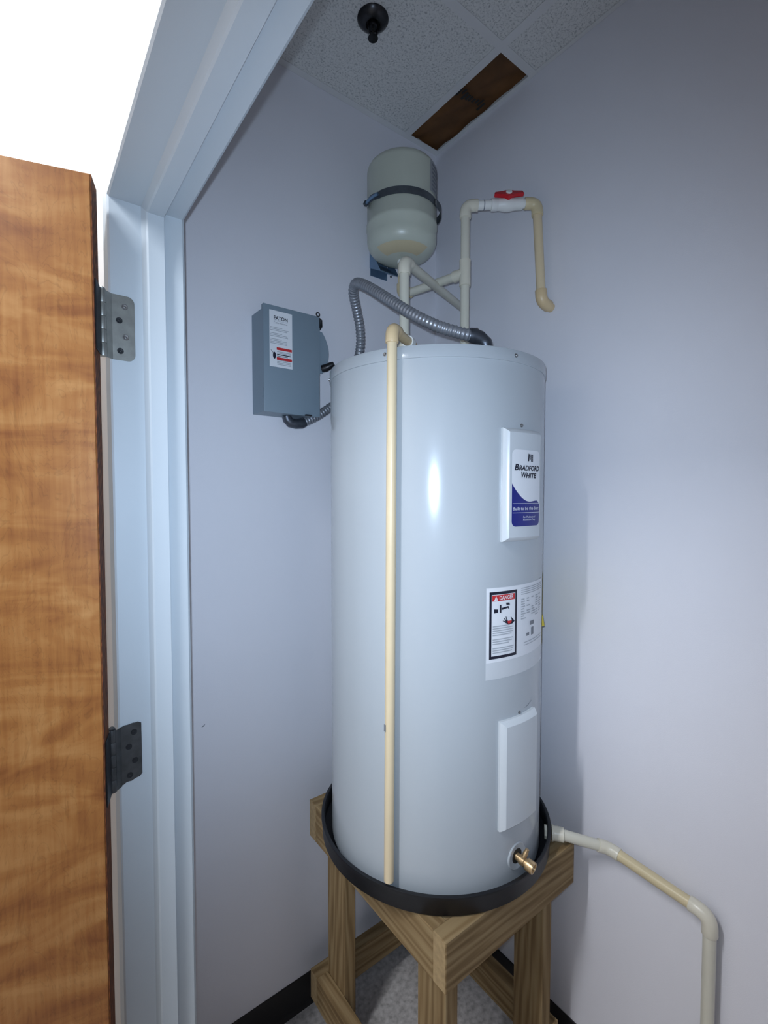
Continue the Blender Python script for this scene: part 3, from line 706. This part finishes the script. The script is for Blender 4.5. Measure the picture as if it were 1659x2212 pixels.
for rc in ((p0 + 0.038, 1.292, p0 + 0.058, 1.301), (p0 + 0.044, 1.268, p0 + 0.056, 1.286), (p0 + 0.022, 1.270, p0 + 0.034, 1.277)): link('rating_mark', wrap(rect_bm([rc]), RS + 0.0008, -90, 0), 'mid_ink', stk)
eg = link('energy_label', wrap(rect_bm([(deg_x(-58.0), 1.215, deg_x(-28), 1.395)]), RS + 0.0002, -90, 0), 'yellow', wh, 40)
eg['label'] = 'yellow energy label wrapping round the side'
# curled corner of the yellow label
bm = bmesh.new(); pr = []
for k in range(9):
    a = math.radians(-57.5 + k * 0.5); off = 0.0006 + 0.006 * math.sin(math.pi * k / 8)
    pr.append((Vector((HC.x + (HR + off) * math.cos(a), HC.y + (HR + off) * math.sin(a), 1.262)), Vector((HC.x + (HR + off*0.3) * math.cos(a), HC.y + (HR + off*0.3) * math.sin(a), 1.288))))
vv = [(bm.verts.new(a), bm.verts.new(b)) for a, b in pr]
for a, b in zip(vv, vv[1:]): bm.faces.new((a[0], b[0], b[1], a[1]))
link('curl', bm, 'yellow', eg, 60)
link('scuff', wrap(poly_bm([[(deg_x(-85.5), 1.1045), (deg_x(-82), 1.1062), (deg_x(-78.5), 1.1120), (deg_x(-78.3), 1.1132), (deg_x(-81.8), 1.1078)]]), RS, -90, 0), 'mid_ink', wh)

# brass drain valve
dv = bpy.data.objects.new('drain_valve', None); COL.objects.link(dv); dv.location = on_cyl(HR, -90, 0.768); dv.parent = wh; dv.matrix_parent_inverse = world_of(wh).inverted()
dv['label'] = 'brass drain valve near the base'
vp = on_cyl(HR - 0.004, -90, 0.770)
lathe('valve_recess', [(0.015, 0.0), (0.015, 0.0046), (0.029, 0.0064), (0.0305, 0.0050), (0.0305, 0.0)], 'jacket', dv, vp, (0, -1, 0), 40)
lathe('dark_gap', [(0.0, 0.0046), (0.0165, 0.0052), (0.0168, 0.0)], 'screw_dark', dv, vp, (0, -1, 0), 28)
lathe('body', [(0.0, 0.002), (0.0082, 0.002), (0.0082, 0.012), (0.0105, 0.013), (0.0105, 0.024), (0.0092, 0.025), (0.0092, 0.029), (0.0130, 0.030), (0.0130, 0.045), (0.0122, 0.047), (0.0088, 0.047), (0.0078, 0.041), (0.0, 0.040)], 'brass', dv, vp + Vector((0.0, 0, -0.001)), (0.12, -1, -0.14), 24)
bm = bmesh.new(); add_lathe(bm, [(0.0, 0.0), (0.0058, 0.0), (0.0058, 0.016), (0.0048, 0.018), (0.0044, 0.024), (0.0, 0.0245)], vp + Vector((0.003, -0.019, 0.0)), (0.40, -0.25, 1), 16)
link('stem', bm, 'brass', dv, 35)

# pressure relief valve on the heater top (its discharge pipe is a thing of its own)
RV = Vector((-0.478, -0.432, HT - 0.006))
rv = bpy.data.objects.new('relief_valve', None); COL.objects.link(rv); rv.location = RV; rv.parent = wh; rv.matrix_parent_inverse = world_of(wh).inverted()
lathe('body', [(0.0, 0.0), (0.014, 0.0), (0.014, 0.010), (0.011, 0.012), (0.011, 0.040), (0.0085, 0.045), (0.0, 0.046)], 'brass', rv, RV, (0, 0, 1), 24)
# pipe nipples
PA = Vector((-0.431, -0.344, 0)); PBp = Vector((-0.210, -0.342, 0))
for p in (PA, PBp): lathe('nipple', [(0.0, HT - 0.006), (0.017, HT - 0.006), (0.017, HT + 0.004), (0.0128, HT + 0.006), (0.0128, HT + 0.03), (0.0, HT + 0.03)], 'brass', wh, (p.x, p.y, 0), (0, 0, 1), 24)

# ------------------------------------------------------------------ relief discharge pipe (cream, in front of the jacket)
r1 = 0.0108
tpt = Vector((-0.588, -0.494, 1.930)); tpb = Vector((-0.592, -0.489, 0.752)); tpe = RV + Vector((0, 0, 0.034)); tpe.z = 1.932
dp = thing('discharge_pipe', 'thin cream plastic relief pipe running down the front of the heater', 'pipe', tpb)
sweep('pipe', [tpb, tpb + (tpt - tpb) * 0.5, tpt], r1, 'cpvc', dp, 24)
elbow('elbow', tpb, tpt + Vector((0, 0, 0.006)), tpe + Vector((0, 0, 0.004)), r1, 'cpvc_fit', dp, 0.030, 1.30)
dirn = (tpe - tpt).normalized()
sweep('pipe', [tpt + Vector((0, 0, 0.005)) + dirn * 0.02, tpe + Vector((0, 0, 0.004)) - dirn * 0.013], r1, 'cpvc_fit', dp, 24)
sweep('coupling', [tpe - dirn * 0.034 + Vector((0, 0, 0.004)), tpe - dirn * 0.016 + Vector((0, 0, 0.004))], r1 * 1.25, 'pvc_white', dp, 24)
box('lot_mark', tuple(Vector((tpb.x, tpb.y, 1.085)) + Vector((-0.0112, -0.002, 0))), tuple(Vector((tpb.x, tpb.y, 1.10)) + Vector((-0.0104, 0.003, 0))), 'mid_ink', dp)

# ------------------------------------------------------------------ hot water outlet pipe
r2 = 0.0122
zA = 2.176
hot = thing('hot_water_pipe', 'ivory outlet pipe rising from the heater and angling back into the right wall', 'pipe', (PA.x, PA.y, HT + 0.03))
a0 = Vector((PA.x, PA.y, HT + 0.0305)); a1 = Vector((PA.x, PA.y, zA)); a2 = Vector((-0.0005, -0.141, 2.216))
sweep('riser', [a0, a1 - Vector((0, 0, 0.012))], r2, 'pvc', hot, 24)
elbow('elbow', a0, a1, a2, r2, 'pvc_fit', hot, 0.034, 1.28)
dA = (a2 - a1).normalized()
sweep('branch', [a1 + dA * 0.02, a2], r2, 'pvc', hot, 24)
sweep('adapter', [a0, a0 + Vector((0, 0, 0.035))], r2 * 1.35, 'pvc_fit', hot, 24)

# ------------------------------------------------------------------ cold water supply with ball valve
zB = 2.390; zT = 2.206
cold = thing('cold_water_pipe', 'ivory supply pipe with tee and elbows coming from the right wall', 'pipe', (PBp.x, PBp.y, HT + 0.03))
b0 = Vector((PBp.x, PBp.y, HT + 0.0305)); bt = Vector((PBp.x, PBp.y, zT)); b1 = Vector((PBp.x, PBp.y, zB))
c1 = Vector((-0.050, -0.460, zB + 0.008)); c2 = Vector((-0.043, -0.474, 2.127)); c3 = Vector((-0.0005, -0.477, 2.118))
sweep('riser', [b0, bt], r2, 'pvc', cold, 24)
sweep('riser', [bt, b1 - Vector((0, 0, 0.012))], r2, 'pvc', cold, 24)
bm = bmesh.new(); RT = r2 * 1.3
add_sweep(bm, [bt + Vector((0, 0, -0.036)), bt + Vector((0, 0, -0.035)), bt + Vector((0, 0, -0.028)), bt + Vector((0, 0, 0.028)), bt + Vector((0, 0, 0.035)), bt + Vector((0, 0, 0.036))], [r2, RT, RT * 0.97, RT * 0.97, RT, r2], 24)
e1 = Vector((-0.256, -0.120, zT)); dE = (e1 - bt).normalized()
add_sweep(bm, [bt, bt + dE * 0.030, bt + dE * 0.035, bt + dE * 0.036], [RT * 0.97, RT * 0.97, RT, r2], 24)
link('tee', bm, 'pvc_fit', cold, 45)
sweep('branch', [bt + dE * 0.03, e1 - dE * 0.012], r2, 'pvc', cold, 24)
EZ = 2.302   # underside of expansion tank nipple
elbow('elbow', bt, e1, e1 + Vector((0, 0, 1)), r2, 'pvc_yellow', cold, 0.034, 1.28)
sweep('riser', [e1 + Vector((0, 0, 0.012)), Vector((e1.x, e1.y, EZ))], r2, 'pvc_yellow', cold, 24)
elbow('elbow', b0, b1, c1, r2, 'pvc_fit', cold, 0.034, 1.3)
dR = (c1 - b1).normalized(); LR = (c1 - b1).length
sweep('run', [b1 + dR * 0.02, c1 - dR * 0.02], r2, 'pvc_white', cold, 24)
elbow('elbow', b1, c1, c2, r2, 'pvc_yellow', cold, 0.034, 1.3)
sweep('drop', [c1 + (c2 - c1).normalized() * 0.02, c2 + (c1 - c2).normalized() * 0.012], r2, 'cpvc', cold, 24)
elbow('elbow', c1, c2, c3, r2, 'cpvc_fit', cold, 0.032, 1.32)
sweep('wall_stub', [c2 + (c3 - c2).normalized() * 0.02, c3], r2, 'cpvc_fit', cold, 24)
sweep('adapter', [b0, b0 + Vector((0, 0, 0.035))], r2 * 1.35, 'pvc_fit', cold, 24)
sweep('lot_band', [b1 + dR * 0.050, b1 + dR * 0.0525], r2 * 1.03, 'mid_ink', cold, 24)
# ball valve fitted in the run
bv = bpy.data.objects.new('ball_valve', None); COL.objects.link(bv); bv.location = b1 + dR * 0.115; bv.parent = cold; bv.matrix_parent_inverse = world_of(cold).inverted(); bv['label'] = 'white ball valve with red lever'
sweep('valve_body', [b1 + dR * t for t in (0.070, 0.071, 0.088, 0.089, 0.100, 0.108, 0.122, 0.132, 0.140, 0.158, 0.159)], [r2 * 1.02, r2 * 1.3, r2 * 1.3, r2 * 1.24, r2 * 1.34, r2 * 1.52, r2 * 1.52, r2 * 1.34, r2 * 1.28, r2 * 1.28, r2 * 1.02], 'pvc_white', bv, 28)
vc = b1 + dR * 0.115
side = Vector((-0.60, -0.58, 0.56)).normalized()          # stem points to the front and up
side = (side - dR * side.dot(dR)).normalized()
upv = dR.cross(side).normalized()
if upv.z < 0: upv = -upv
lathe('stem', [(0.0, 0.0), (0.0095, 0.0), (0.0095, 0.027), (0.0, 0.027)], 'valve_red', bv, vc, side, 20)
pl = [(-0.040, -0.0065), (-0.038, 0.0045), (-0.016, 0.0070), (-0.011, 0.0115), (0.0, 0.0142), (0.011, 0.0115), (0.016, 0.0075), (0.039, 0.0075), (0.041, -0.0050), (0.018, -0.0075), (0.010, -0.0125), (0.0, -0.0145), (-0.010, -0.0125), (-0.017, -0.0085)]
bm = bmesh.new()
lo = [bm.verts.new(vc + side * 0.021 + dR * x + upv * y) for x, y in pl]; hi = [bm.verts.new(vc + side * 0.031 + dR * x + upv * y) for x, y in pl]
bm.faces.new(lo[::-1]); bm.faces.new(hi)
for k in range(len(pl)): k2 = (k+1) % len(pl); bm.faces.new((lo[k], lo[k2], hi[k2], hi[k]))
bmesh.ops.bevel(bm, geom=list(bm.edges), offset=0.0012, segments=2, affect='EDGES')
hd = link('lever', bm, 'valve_red', bv, 40)
lathe('cap', [(0.0085, 0.029), (0.0085, 0.0335), (0.007, 0.0348), (0.0, 0.035)], 'pvc_white', bv, vc, side, 20)

# ------------------------------------------------------------------ expansion tank on the left wall
TC = Vector((-0.256, -0.120, 0)); TR_ = 0.1065
TB, TT = 2.310, 2.602
et = thing('expansion_tank', 'pale green-grey thermal expansion tank strapped high in the corner', 'tank', (TC.x, TC.y, TB))
dome = lambda s, z, h, e=0.75: [(TR_ * math.sin(math.radians(a)) ** e if a else 0.0, z + s * h * (1 - math.cos(math.radians(a)))) for a in (0, 8, 16, 26, 36, 46, 56, 66, 76, 84, 90)]
prof = dome(1, TB, 0.058, 0.66) + [(TR_, TB + 0.086), (TR_ + 0.0020, TB + 0.089), (TR_ + 0.0020, TB + 0.099), (TR_, TB + 0.102)] + [(r, z) for r, z in dome(-1, TT, 0.036, 0.55)][::-1]
lathe('shell', prof, 'tank', et, (TC.x, TC.y, 0), (0, 0, 1), 96, smooth=40)
lathe('nipple', [(0.0, EZ + 0.0005), (0.0135, EZ + 0.0005), (0.0135, TB + 0.004), (0.0, TB + 0.004)], 'pvc_white', et, (TC.x, TC.y, 0), (0, 0, 1), 20)
def tank_patch(name, deg0, deg1, z0, z1, m, off, parent, n=20, nz=10):
    bm = bmesh.new()
    def rad(z):
        pts = sorted([(zz, r) for r, zz in prof])
        for (za, ra), (zb, rb) in zip(pts, pts[1:]):
            if za <= z <= zb: return ra + (rb - ra) * (z - za) / max(zb - za, 1e-6)
        return TR_
    g_ = [[bm.verts.new((TC.x + (rad(z0 + (z1-z0)*j/nz) + off) * math.cos(math.radians(deg0 + (deg1-deg0)*i/n)), TC.y + (rad(z0 + (z1-z0)*j/nz) + off) * math.sin(math.radians(deg0 + (deg1-deg0)*i/n)), z0 + (z1-z0)*j/nz - (off if z1 < TB + 0.07 else 0))) for j in range(nz + 1)] for i in range(n + 1)]
    for i in range(n):
        for j in range(nz): bm.faces.new((g_[i][j], g_[i+1][j], g_[i+1][j+1], g_[i][j+1]))
    return link(name, bm, m, parent, 60)
tank_patch('beige_sticker', -185, -70, TB + 0.0035, TB + 0.020, 'kraft_label', 0.0012, et)
M['tank_label'] = mat('tank_label_grey', lin((150, 152, 156)), 0.4, var=0.05)
tl = tank_patch('data_label', -78, -10, TB + 0.172, TB + 0.262, 'tank_label', 0.0007, et)
for k in range(7): tank_patch('print_line', -74 + random.uniform(0, 3), -30 - random.uniform(0, 22), TB + 0.178 + k * 0.0115, TB + 0.184 + k * 0.0115, 'mid_ink', 0.0012, tl, 12, 2)

# strap and wall bracket holding the tank
tb = thing('tank_bracket', 'blue-grey metal wall bracket and strap holding the expansion tank', 'bracket', (TC.x, 0.0, TB))
ZS = 2.460
def arc_band(name, d0, d1, z, h, R, t, m, parent, n=40, dz=0.0, bulge=0.0):
    bm = bmesh.new(); rings = []
    for i in range(n + 1):
        u = i / n; a = math.radians(d0 + (d1 - d0) * u); r = R + bulge * math.sin(math.pi * u); zz = z + dz * u
        c, s = math.cos(a), math.sin(a)
        rings.append([bm.verts.new((TC.x + q * c, TC.y + q * s, zz + e)) for q, e in ((r, -h/2), (r + t, -h/2), (r + t, h/2), (r, h/2))])
    for a, b in zip(rings, rings[1:]):
        for k in range(4): k2 = (k+1) % 4; bm.faces.new((a[k], a[k2], b[k2], b[k]))
    bm.faces.new(rings[0][::-1]); bm.faces.new(rings[-1])
    return link(name, bm, m, parent, 40)
arc_band('strap', -167, -60, ZS, 0.021, TR_ + 0.0006, 0.0018, 'strap', tb)
bmk = arc_band('strap_end', -62, -14, ZS - 0.001, 0.024, TR_ + 0.0026, 0.0016, 'strap', tb, 24, -0.014, 0.011)
arc_band('buckle', -66, -58, ZS - 0.001, 0.016, TR_ + 0.003, 0.0022, 'screw', tb, 8)
arc_band('buckle', -54, -49, ZS - 0.002, 0.016, TR_ + 0.0045, 0.002, 'screw', tb, 8)
# strap tails going back to the wall plate
arc_band('strap', 160, 193, ZS - 0.001, 0.019, TR_ + 0.0010, 0.0018, 'strap', tb, 14, 0.0, 0.006)
sweep('clamp_screw', [TC + Vector((TR_ + 0.011, 0, 0)).xyz * 0 + Vector(((TR_ + 0.010) * math.cos(math.radians(q)), (TR_ + 0.010) * math.sin(math.radians(q)), ZS - 0.002)) for q in (-196, -188, -180, -172, -166)], 0.0048, 'bracket', tb, 14)
lathe('clamp_nut', [(0.0, 0.0), (0.0078, 0.0), (0.0078, 0.008), (0.0, 0.008)], 'strap', tb, TC + Vector(((TR_ + 0.011) * math.cos(math.radians(163)), (TR_ + 0.011) * math.sin(math.radians(163)), ZS - 0.002)), (-0.3, -0.95, 0), 6, smooth=20)
box('wall_plate', (TC.x - 0.034, -0.0022, 2.300), (TC.x + 0.034, -0.0002, 2.560), 'bracket', tb, 0.0004)
# foot of the bracket: folded channel showing under the tank
prism('foot', [(-0.0022, 2.322), (-0.062, 2.292), (-0.062, 2.294), (-0.0022, 2.342)], 'x', TC.x - 0.036, TC.x + 0.036, 'bracket', tb)
prism('cheek', [(-0.0022, 2.322), (-0.062, 2.292), (-0.030, 2.345), (-0.0022, 2.375)], 'x', TC.x - 0.0375, TC.x - 0.036, 'bracket', tb)
prism('cheek', [(-0.0022, 2.322), (-0.062, 2.292), (-0.030, 2.345), (-0.0022, 2.375)], 'x', TC.x + 0.036, TC.x + 0.0375, 'bracket', tb)
screw('screw_hole', Vector((-0.205, -0.0002, 2.319)), (0, -1, 0), 0.0026, wl, 'steel_black')

# small chip in the paint low on the left wall
bm = bmesh.new(); bm.faces.new([bm.verts.new(p) for p in ((-0.843, -0.0003, 0.972), (-0.836, -0.0003, 0.973), (-0.832, -0.0003, 0.979), (-0.838, -0.0003, 0.976))])
link('paint_chip', bm, 'mid_ink', wl)

# ------------------------------------------------------------------ disconnect switch box
BX0, BX1, BZ0, BZ1, BD = -0.692, -0.527, 1.810, 2.092, 0.083
sb = thing('disconnect_switch', 'grey steel safety switch box mounted on the left wall', 'switch box', ((BX0+BX1)/2, 0, BZ0))
bm = bmesh.new(); add_box(bm, (BX0, -0.0765, BZ0 + 0.002), (BX1, -0.0005, BZ1 - 0.009), 0.0012)
link('enclosure', bm, 'box', sb)
bm = bmesh.new(); add_box(bm, (BX0 - 0.0015, -BD, BZ0), (BX1 + 0.0015, -0.0768, BZ1), 0.0015, 2)
add_box(bm, (BX0 - 0.0018, -BD + 0.001, BZ1 - 0.012), (BX1 + 0.0018, -0.070, BZ1 + 0.0004), 0.001)
lidb = link('cover', bm, 'box', sb, 40)
box('hinge_tab', (BX0 - 0.0025, -0.0800, BZ0 + 0.040), (BX0 - 0.0016, -0.070, BZ0 + 0.062), 'box', sb, 0.0003)
box('latch', (BX1 - 0.048, -0.092, BZ0 - 0.001), (BX1 - 0.028, -BD - 0.0002, BZ0 + 0.003), 'steel_black', sb, 0.001)
def face_art(bm, off=0.0): return xform(bm, lambda c: (c.x, -BD - 0.0003 - off, c.y))
lx0, lx1, lz0, lz1 = -0.677, -0.611, 1.931, 2.079
bl = link('instruction_label', face_art(rect_bm([(lx0, lz0, lx1, lz1)])), 'paper', sb)
lcx = (lx0 + lx1) / 2 
def face_text(body, size, x, z, m, width=None, bold=0.0, off=0.0005):
    b_ = text_bm(body, size, width, 0, 'CENTER', bold)
    for v in b_.verts: v.co.x += x; v.co.y += z
    return link('lettering', face_art(b_, off), m, bl)
face_text('EATON', 0.0135, lcx - 0.0005, lz1 - 0.0235, 'ink', 0.040, 0.0003)
face_text('Cutler-Hammer', 0.0068, lcx - 0.0005, lz1 - 0.0335, 'mid_ink', 0.040, 0.0)
link('rule', face_art(rect_bm([(lcx - 0.0205, lz1 - 0.0270, lcx + 0.0195, lz1 - 0.0264)]), 0.0005), 'grey_ink', bl)
ln = []
for k in range(12):
    if k in (3, 7): continue
    ln.append((lx0 + 0.002, lz1 - 0.0455 - k * 0.0038, lx0 + 0.002 + (0.055 if k % 4 else 0.036) * random.uniform(0.85, 1.0), lz1 - 0.0438 - k * 0.0038))
for k in range(3): ln.append((lx0 + 0.021, lz0 + 0.040 - k * 0.0035, lx1 - 0.004, lz0 + 0.0417 - k * 0.0035))
for k in range(4): ln.append((lx0 + 0.021, lz0 + 0.018 - k * 0.0038, lx1 - 0.004, lz0 + 0.0198 - k * 0.0038))
stuff(link('small_print', face_art(rect_bm(ln), 0.0005), 'grey_ink', bl))
stuff(link('small_print', face_art(rect_bm([(lx0 + 0.021, lz0 + 0.0325, lx1 - 0.005, lz0 + 0.0350), (lx0 + 0.021, lz0 + 0.0285, lx1 - 0.014, lz0 + 0.0303)]), 0.0005), 'mid_ink', bl))
for zz in (0.0455, 0.0195): link('danger_bar', face_art(rect_bm([(lx0 + 0.020, lz0 + zz, lx1 - 0.0015, lz0 + zz + 0.007)]), 0.0006), 'red', bl)
pic = [[(lx0 + 0.0135 + 0.0045 * math.cos(a * math.pi / 8), lz0 + 0.030 + 0.009 * math.sin(a * math.pi / 8)) for a in range(16)],
       [(lx0 + 0.003, lz0 + 0.0430), (lx0 + 0.0035, lz0 + 0.0440), (lx0 + 0.0135, lz0 + 0.0335), (lx0 + 0.0125, lz0 + 0.0325)]]
link('pictogram', face_art(poly_bm(pic), 0.0006), 'ink', bl)
# operating handle and hasp on the right side
prism('handle_guard', [(-0.0785, 2.062), (-0.066, 2.045), (-0.052, 2.020), (-0.045, 1.985), (-0.047, 1.955), (-0.060, 1.930), (-0.078, 1.930)], 'x', BX1 + 0.0016, BX1 + 0.0046, 'box', sb)
bm = bmesh.new()
pts = []
for k in range(15):
    t = k / 14; pts.append((0.014 + 0.026 * math.sin(math.pi * min(t * 0.94 + 0.03, 1)) ** 0.8, 2.057 - 0.118 * t))
poly = [(BX1 + 0.002, 2.057)] + [(BX1 + x, z) for x, z in pts] + [(BX1 + 0.002, 1.939)]
link_p = prism('handle_plate', poly, 'y', -0.068, -0.0645, 'box', sb, 0.0006)
bm = bmesh.new(); add_sweep(bm, [(BX1 + 0.018, -0.066, 1.953), (BX1 + 0.026, -0.074, 1.955), (BX1 + 0.037, -0.084, 1.962), (BX1 + 0.044, -0.090, 1.967)], [0.0100, 0.0108, 0.0090, 0.0058], 14)
link('handle_grip', bm, 'black', sb, 45)
sweep('hasp', [(BX1 + 0.002, -0.0500, 2.084), (BX1 + 0.016, -0.0500, 2.101), (BX1 + 0.024, -0.0490, 2.096), (BX1 + 0.025, -0.0480, 2.080), (BX1 + 0.019, -0.0478, 2.072)], 0.0052, 'steel_black', sb, 12)
bm = bmesh.new()
for k in range(16):
    a = 2*math.pi*k/16; b = 2*math.pi*(k+1)/16
    add_sweep(bm, [(BX1 + 0.015 + 0.0055*math.cos(a), -0.050, 2.1115 + 0.0055*math.sin(a)), (BX1 + 0.015 + 0.0055*math.cos(b), -0.050, 2.1115 + 0.0055*math.sin(b))], 0.0016, 8)
link('padlock_eye', bm, 'steel_black', sb, 50)

# ------------------------------------------------------------------ flexible conduit, heater top to switch box
fc = thing('flexible_conduit', 'ribbed silver metal conduit looping from the heater top to the switch box', 'conduit', (-0.37, -0.55, HT))
path = [(-0.392,-0.545,1.944),(-0.429,-0.522,1.953),(-0.462,-0.489,1.970),(-0.487,-0.439,2.004),(-0.500,-0.378,2.049),(-0.505,-0.311,2.097),(-0.506,-0.261,2.128),(-0.497,-0.222,2.142),(-0.484,-0.193,2.132),(-0.455,-0.166,2.101),(-0.430,-0.146,2.060),(-0.418,-0.128,2.012),(-0.412,-0.090,1.955),(-0.412,-0.052,1.908),(-0.432,-0.038,1.874),(-0.466,-0.037,1.850),(-0.501,-0.037,1.826),(-0.535,-0.037,1.807),(-0.562,-0.037,1.796)]
pts = resample(spline(path, 10), 0.00155)
rr = [0.0128 + 0.0009 * math.cos(2 * math.pi * k / 6) for k in range(len(pts))]
sweep('hose', pts, rr, 'conduit', fc, 18, 80)
s = Vector(path[0])
sweep('connector', [s + Vector((-0.012, 0.006, 0.003)), s + Vector((-0.004, 0.002, 0.002)), s + Vector((0.012, -0.004, -0.002)), s + Vector((0.024, -0.010, -0.012)), s + Vector((0.029, -0.012, -0.032)), s + Vector((0.029, -0.012, -0.047))], [0.0150, 0.0165, 0.0160, 0.0150, 0.0140, 0.0140], 'connector', fc, 20)
screw('connector_screw', s + Vector((0.004, -0.002, 0.0155)), (0, 0, 1), 0.0032, fc)
e = Vector(path[-1])
sweep('connector', [e + Vector((0.010, 0, 0.003)), e + Vector((0.002, 0, -0.001)), e + Vector((-0.018, 0.0, -0.004)), e + Vector((-0.034, 0, -0.002)), e + Vector((-0.043, 0, 0.007)), Vector((-0.607, -0.037, BZ0 + 0.0015))], [0.0140, 0.0150, 0.0140, 0.0140, 0.0140, 0.0135], 'connector', fc, 20)

# ------------------------------------------------------------------ pan drain pipe along the right wall
q0 = HC + radial(-53) * (PR + 0.0025) + Vector((0, 0, 0.724))
dp2 = thing('pan_drain_pipe', 'ivory drain pipe leaving the black pan and dropping along the right wall', 'pipe', q0)
nd = radial(-53)
lathe('inner_nut', [(0.0, 0.0), (0.0165, 0.0), (0.0165, 0.006), (0.0, 0.006)], 'pvc_fit', dp2, HC + radial(-53) * (PR - 0.0150) + Vector((0, 0, 0.724)), nd, 8, smooth=20)
q1 = Vector((-0.042, -0.691, 0.693)); q2 = Vector((-0.036, -0.914, 0.672)); q3 = Vector((-0.036, -0.914, 0.0))
qa = q0 + nd * 0.030
sweep('pan_adapter', [q0, q0 + nd * 0.004, q0 + nd * 0.005, q0 + nd * 0.029, q0 + nd * 0.030], [0.019, 0.019, 0.0172, 0.0172, 0.0135], 'pvc_fit', dp2, 24)
r3 = 0.0130
sweep('pipe', [q0 + nd * 0.026, q1 + (q0 - q1).normalized() * 0.012], r3, 'pvc', dp2, 24)
elbow('elbow', q0 + nd * 0.026, q1, q2, r3, 'pvc_fit', dp2, 0.028, 1.2)
sweep('pipe', [q1 + (q2 - q1).normalized() * 0.012, q2 + (q1 - q2).normalized() * 0.02], r3, 'pvc_yellow', dp2, 24)
elbow('elbow', q1, q2, q3, r3, 'pvc_fit', dp2, 0.040, 1.24)
sweep('pipe', [q2 - Vector((0, 0, 0.02)), q3], r3, 'pvc', dp2, 24)
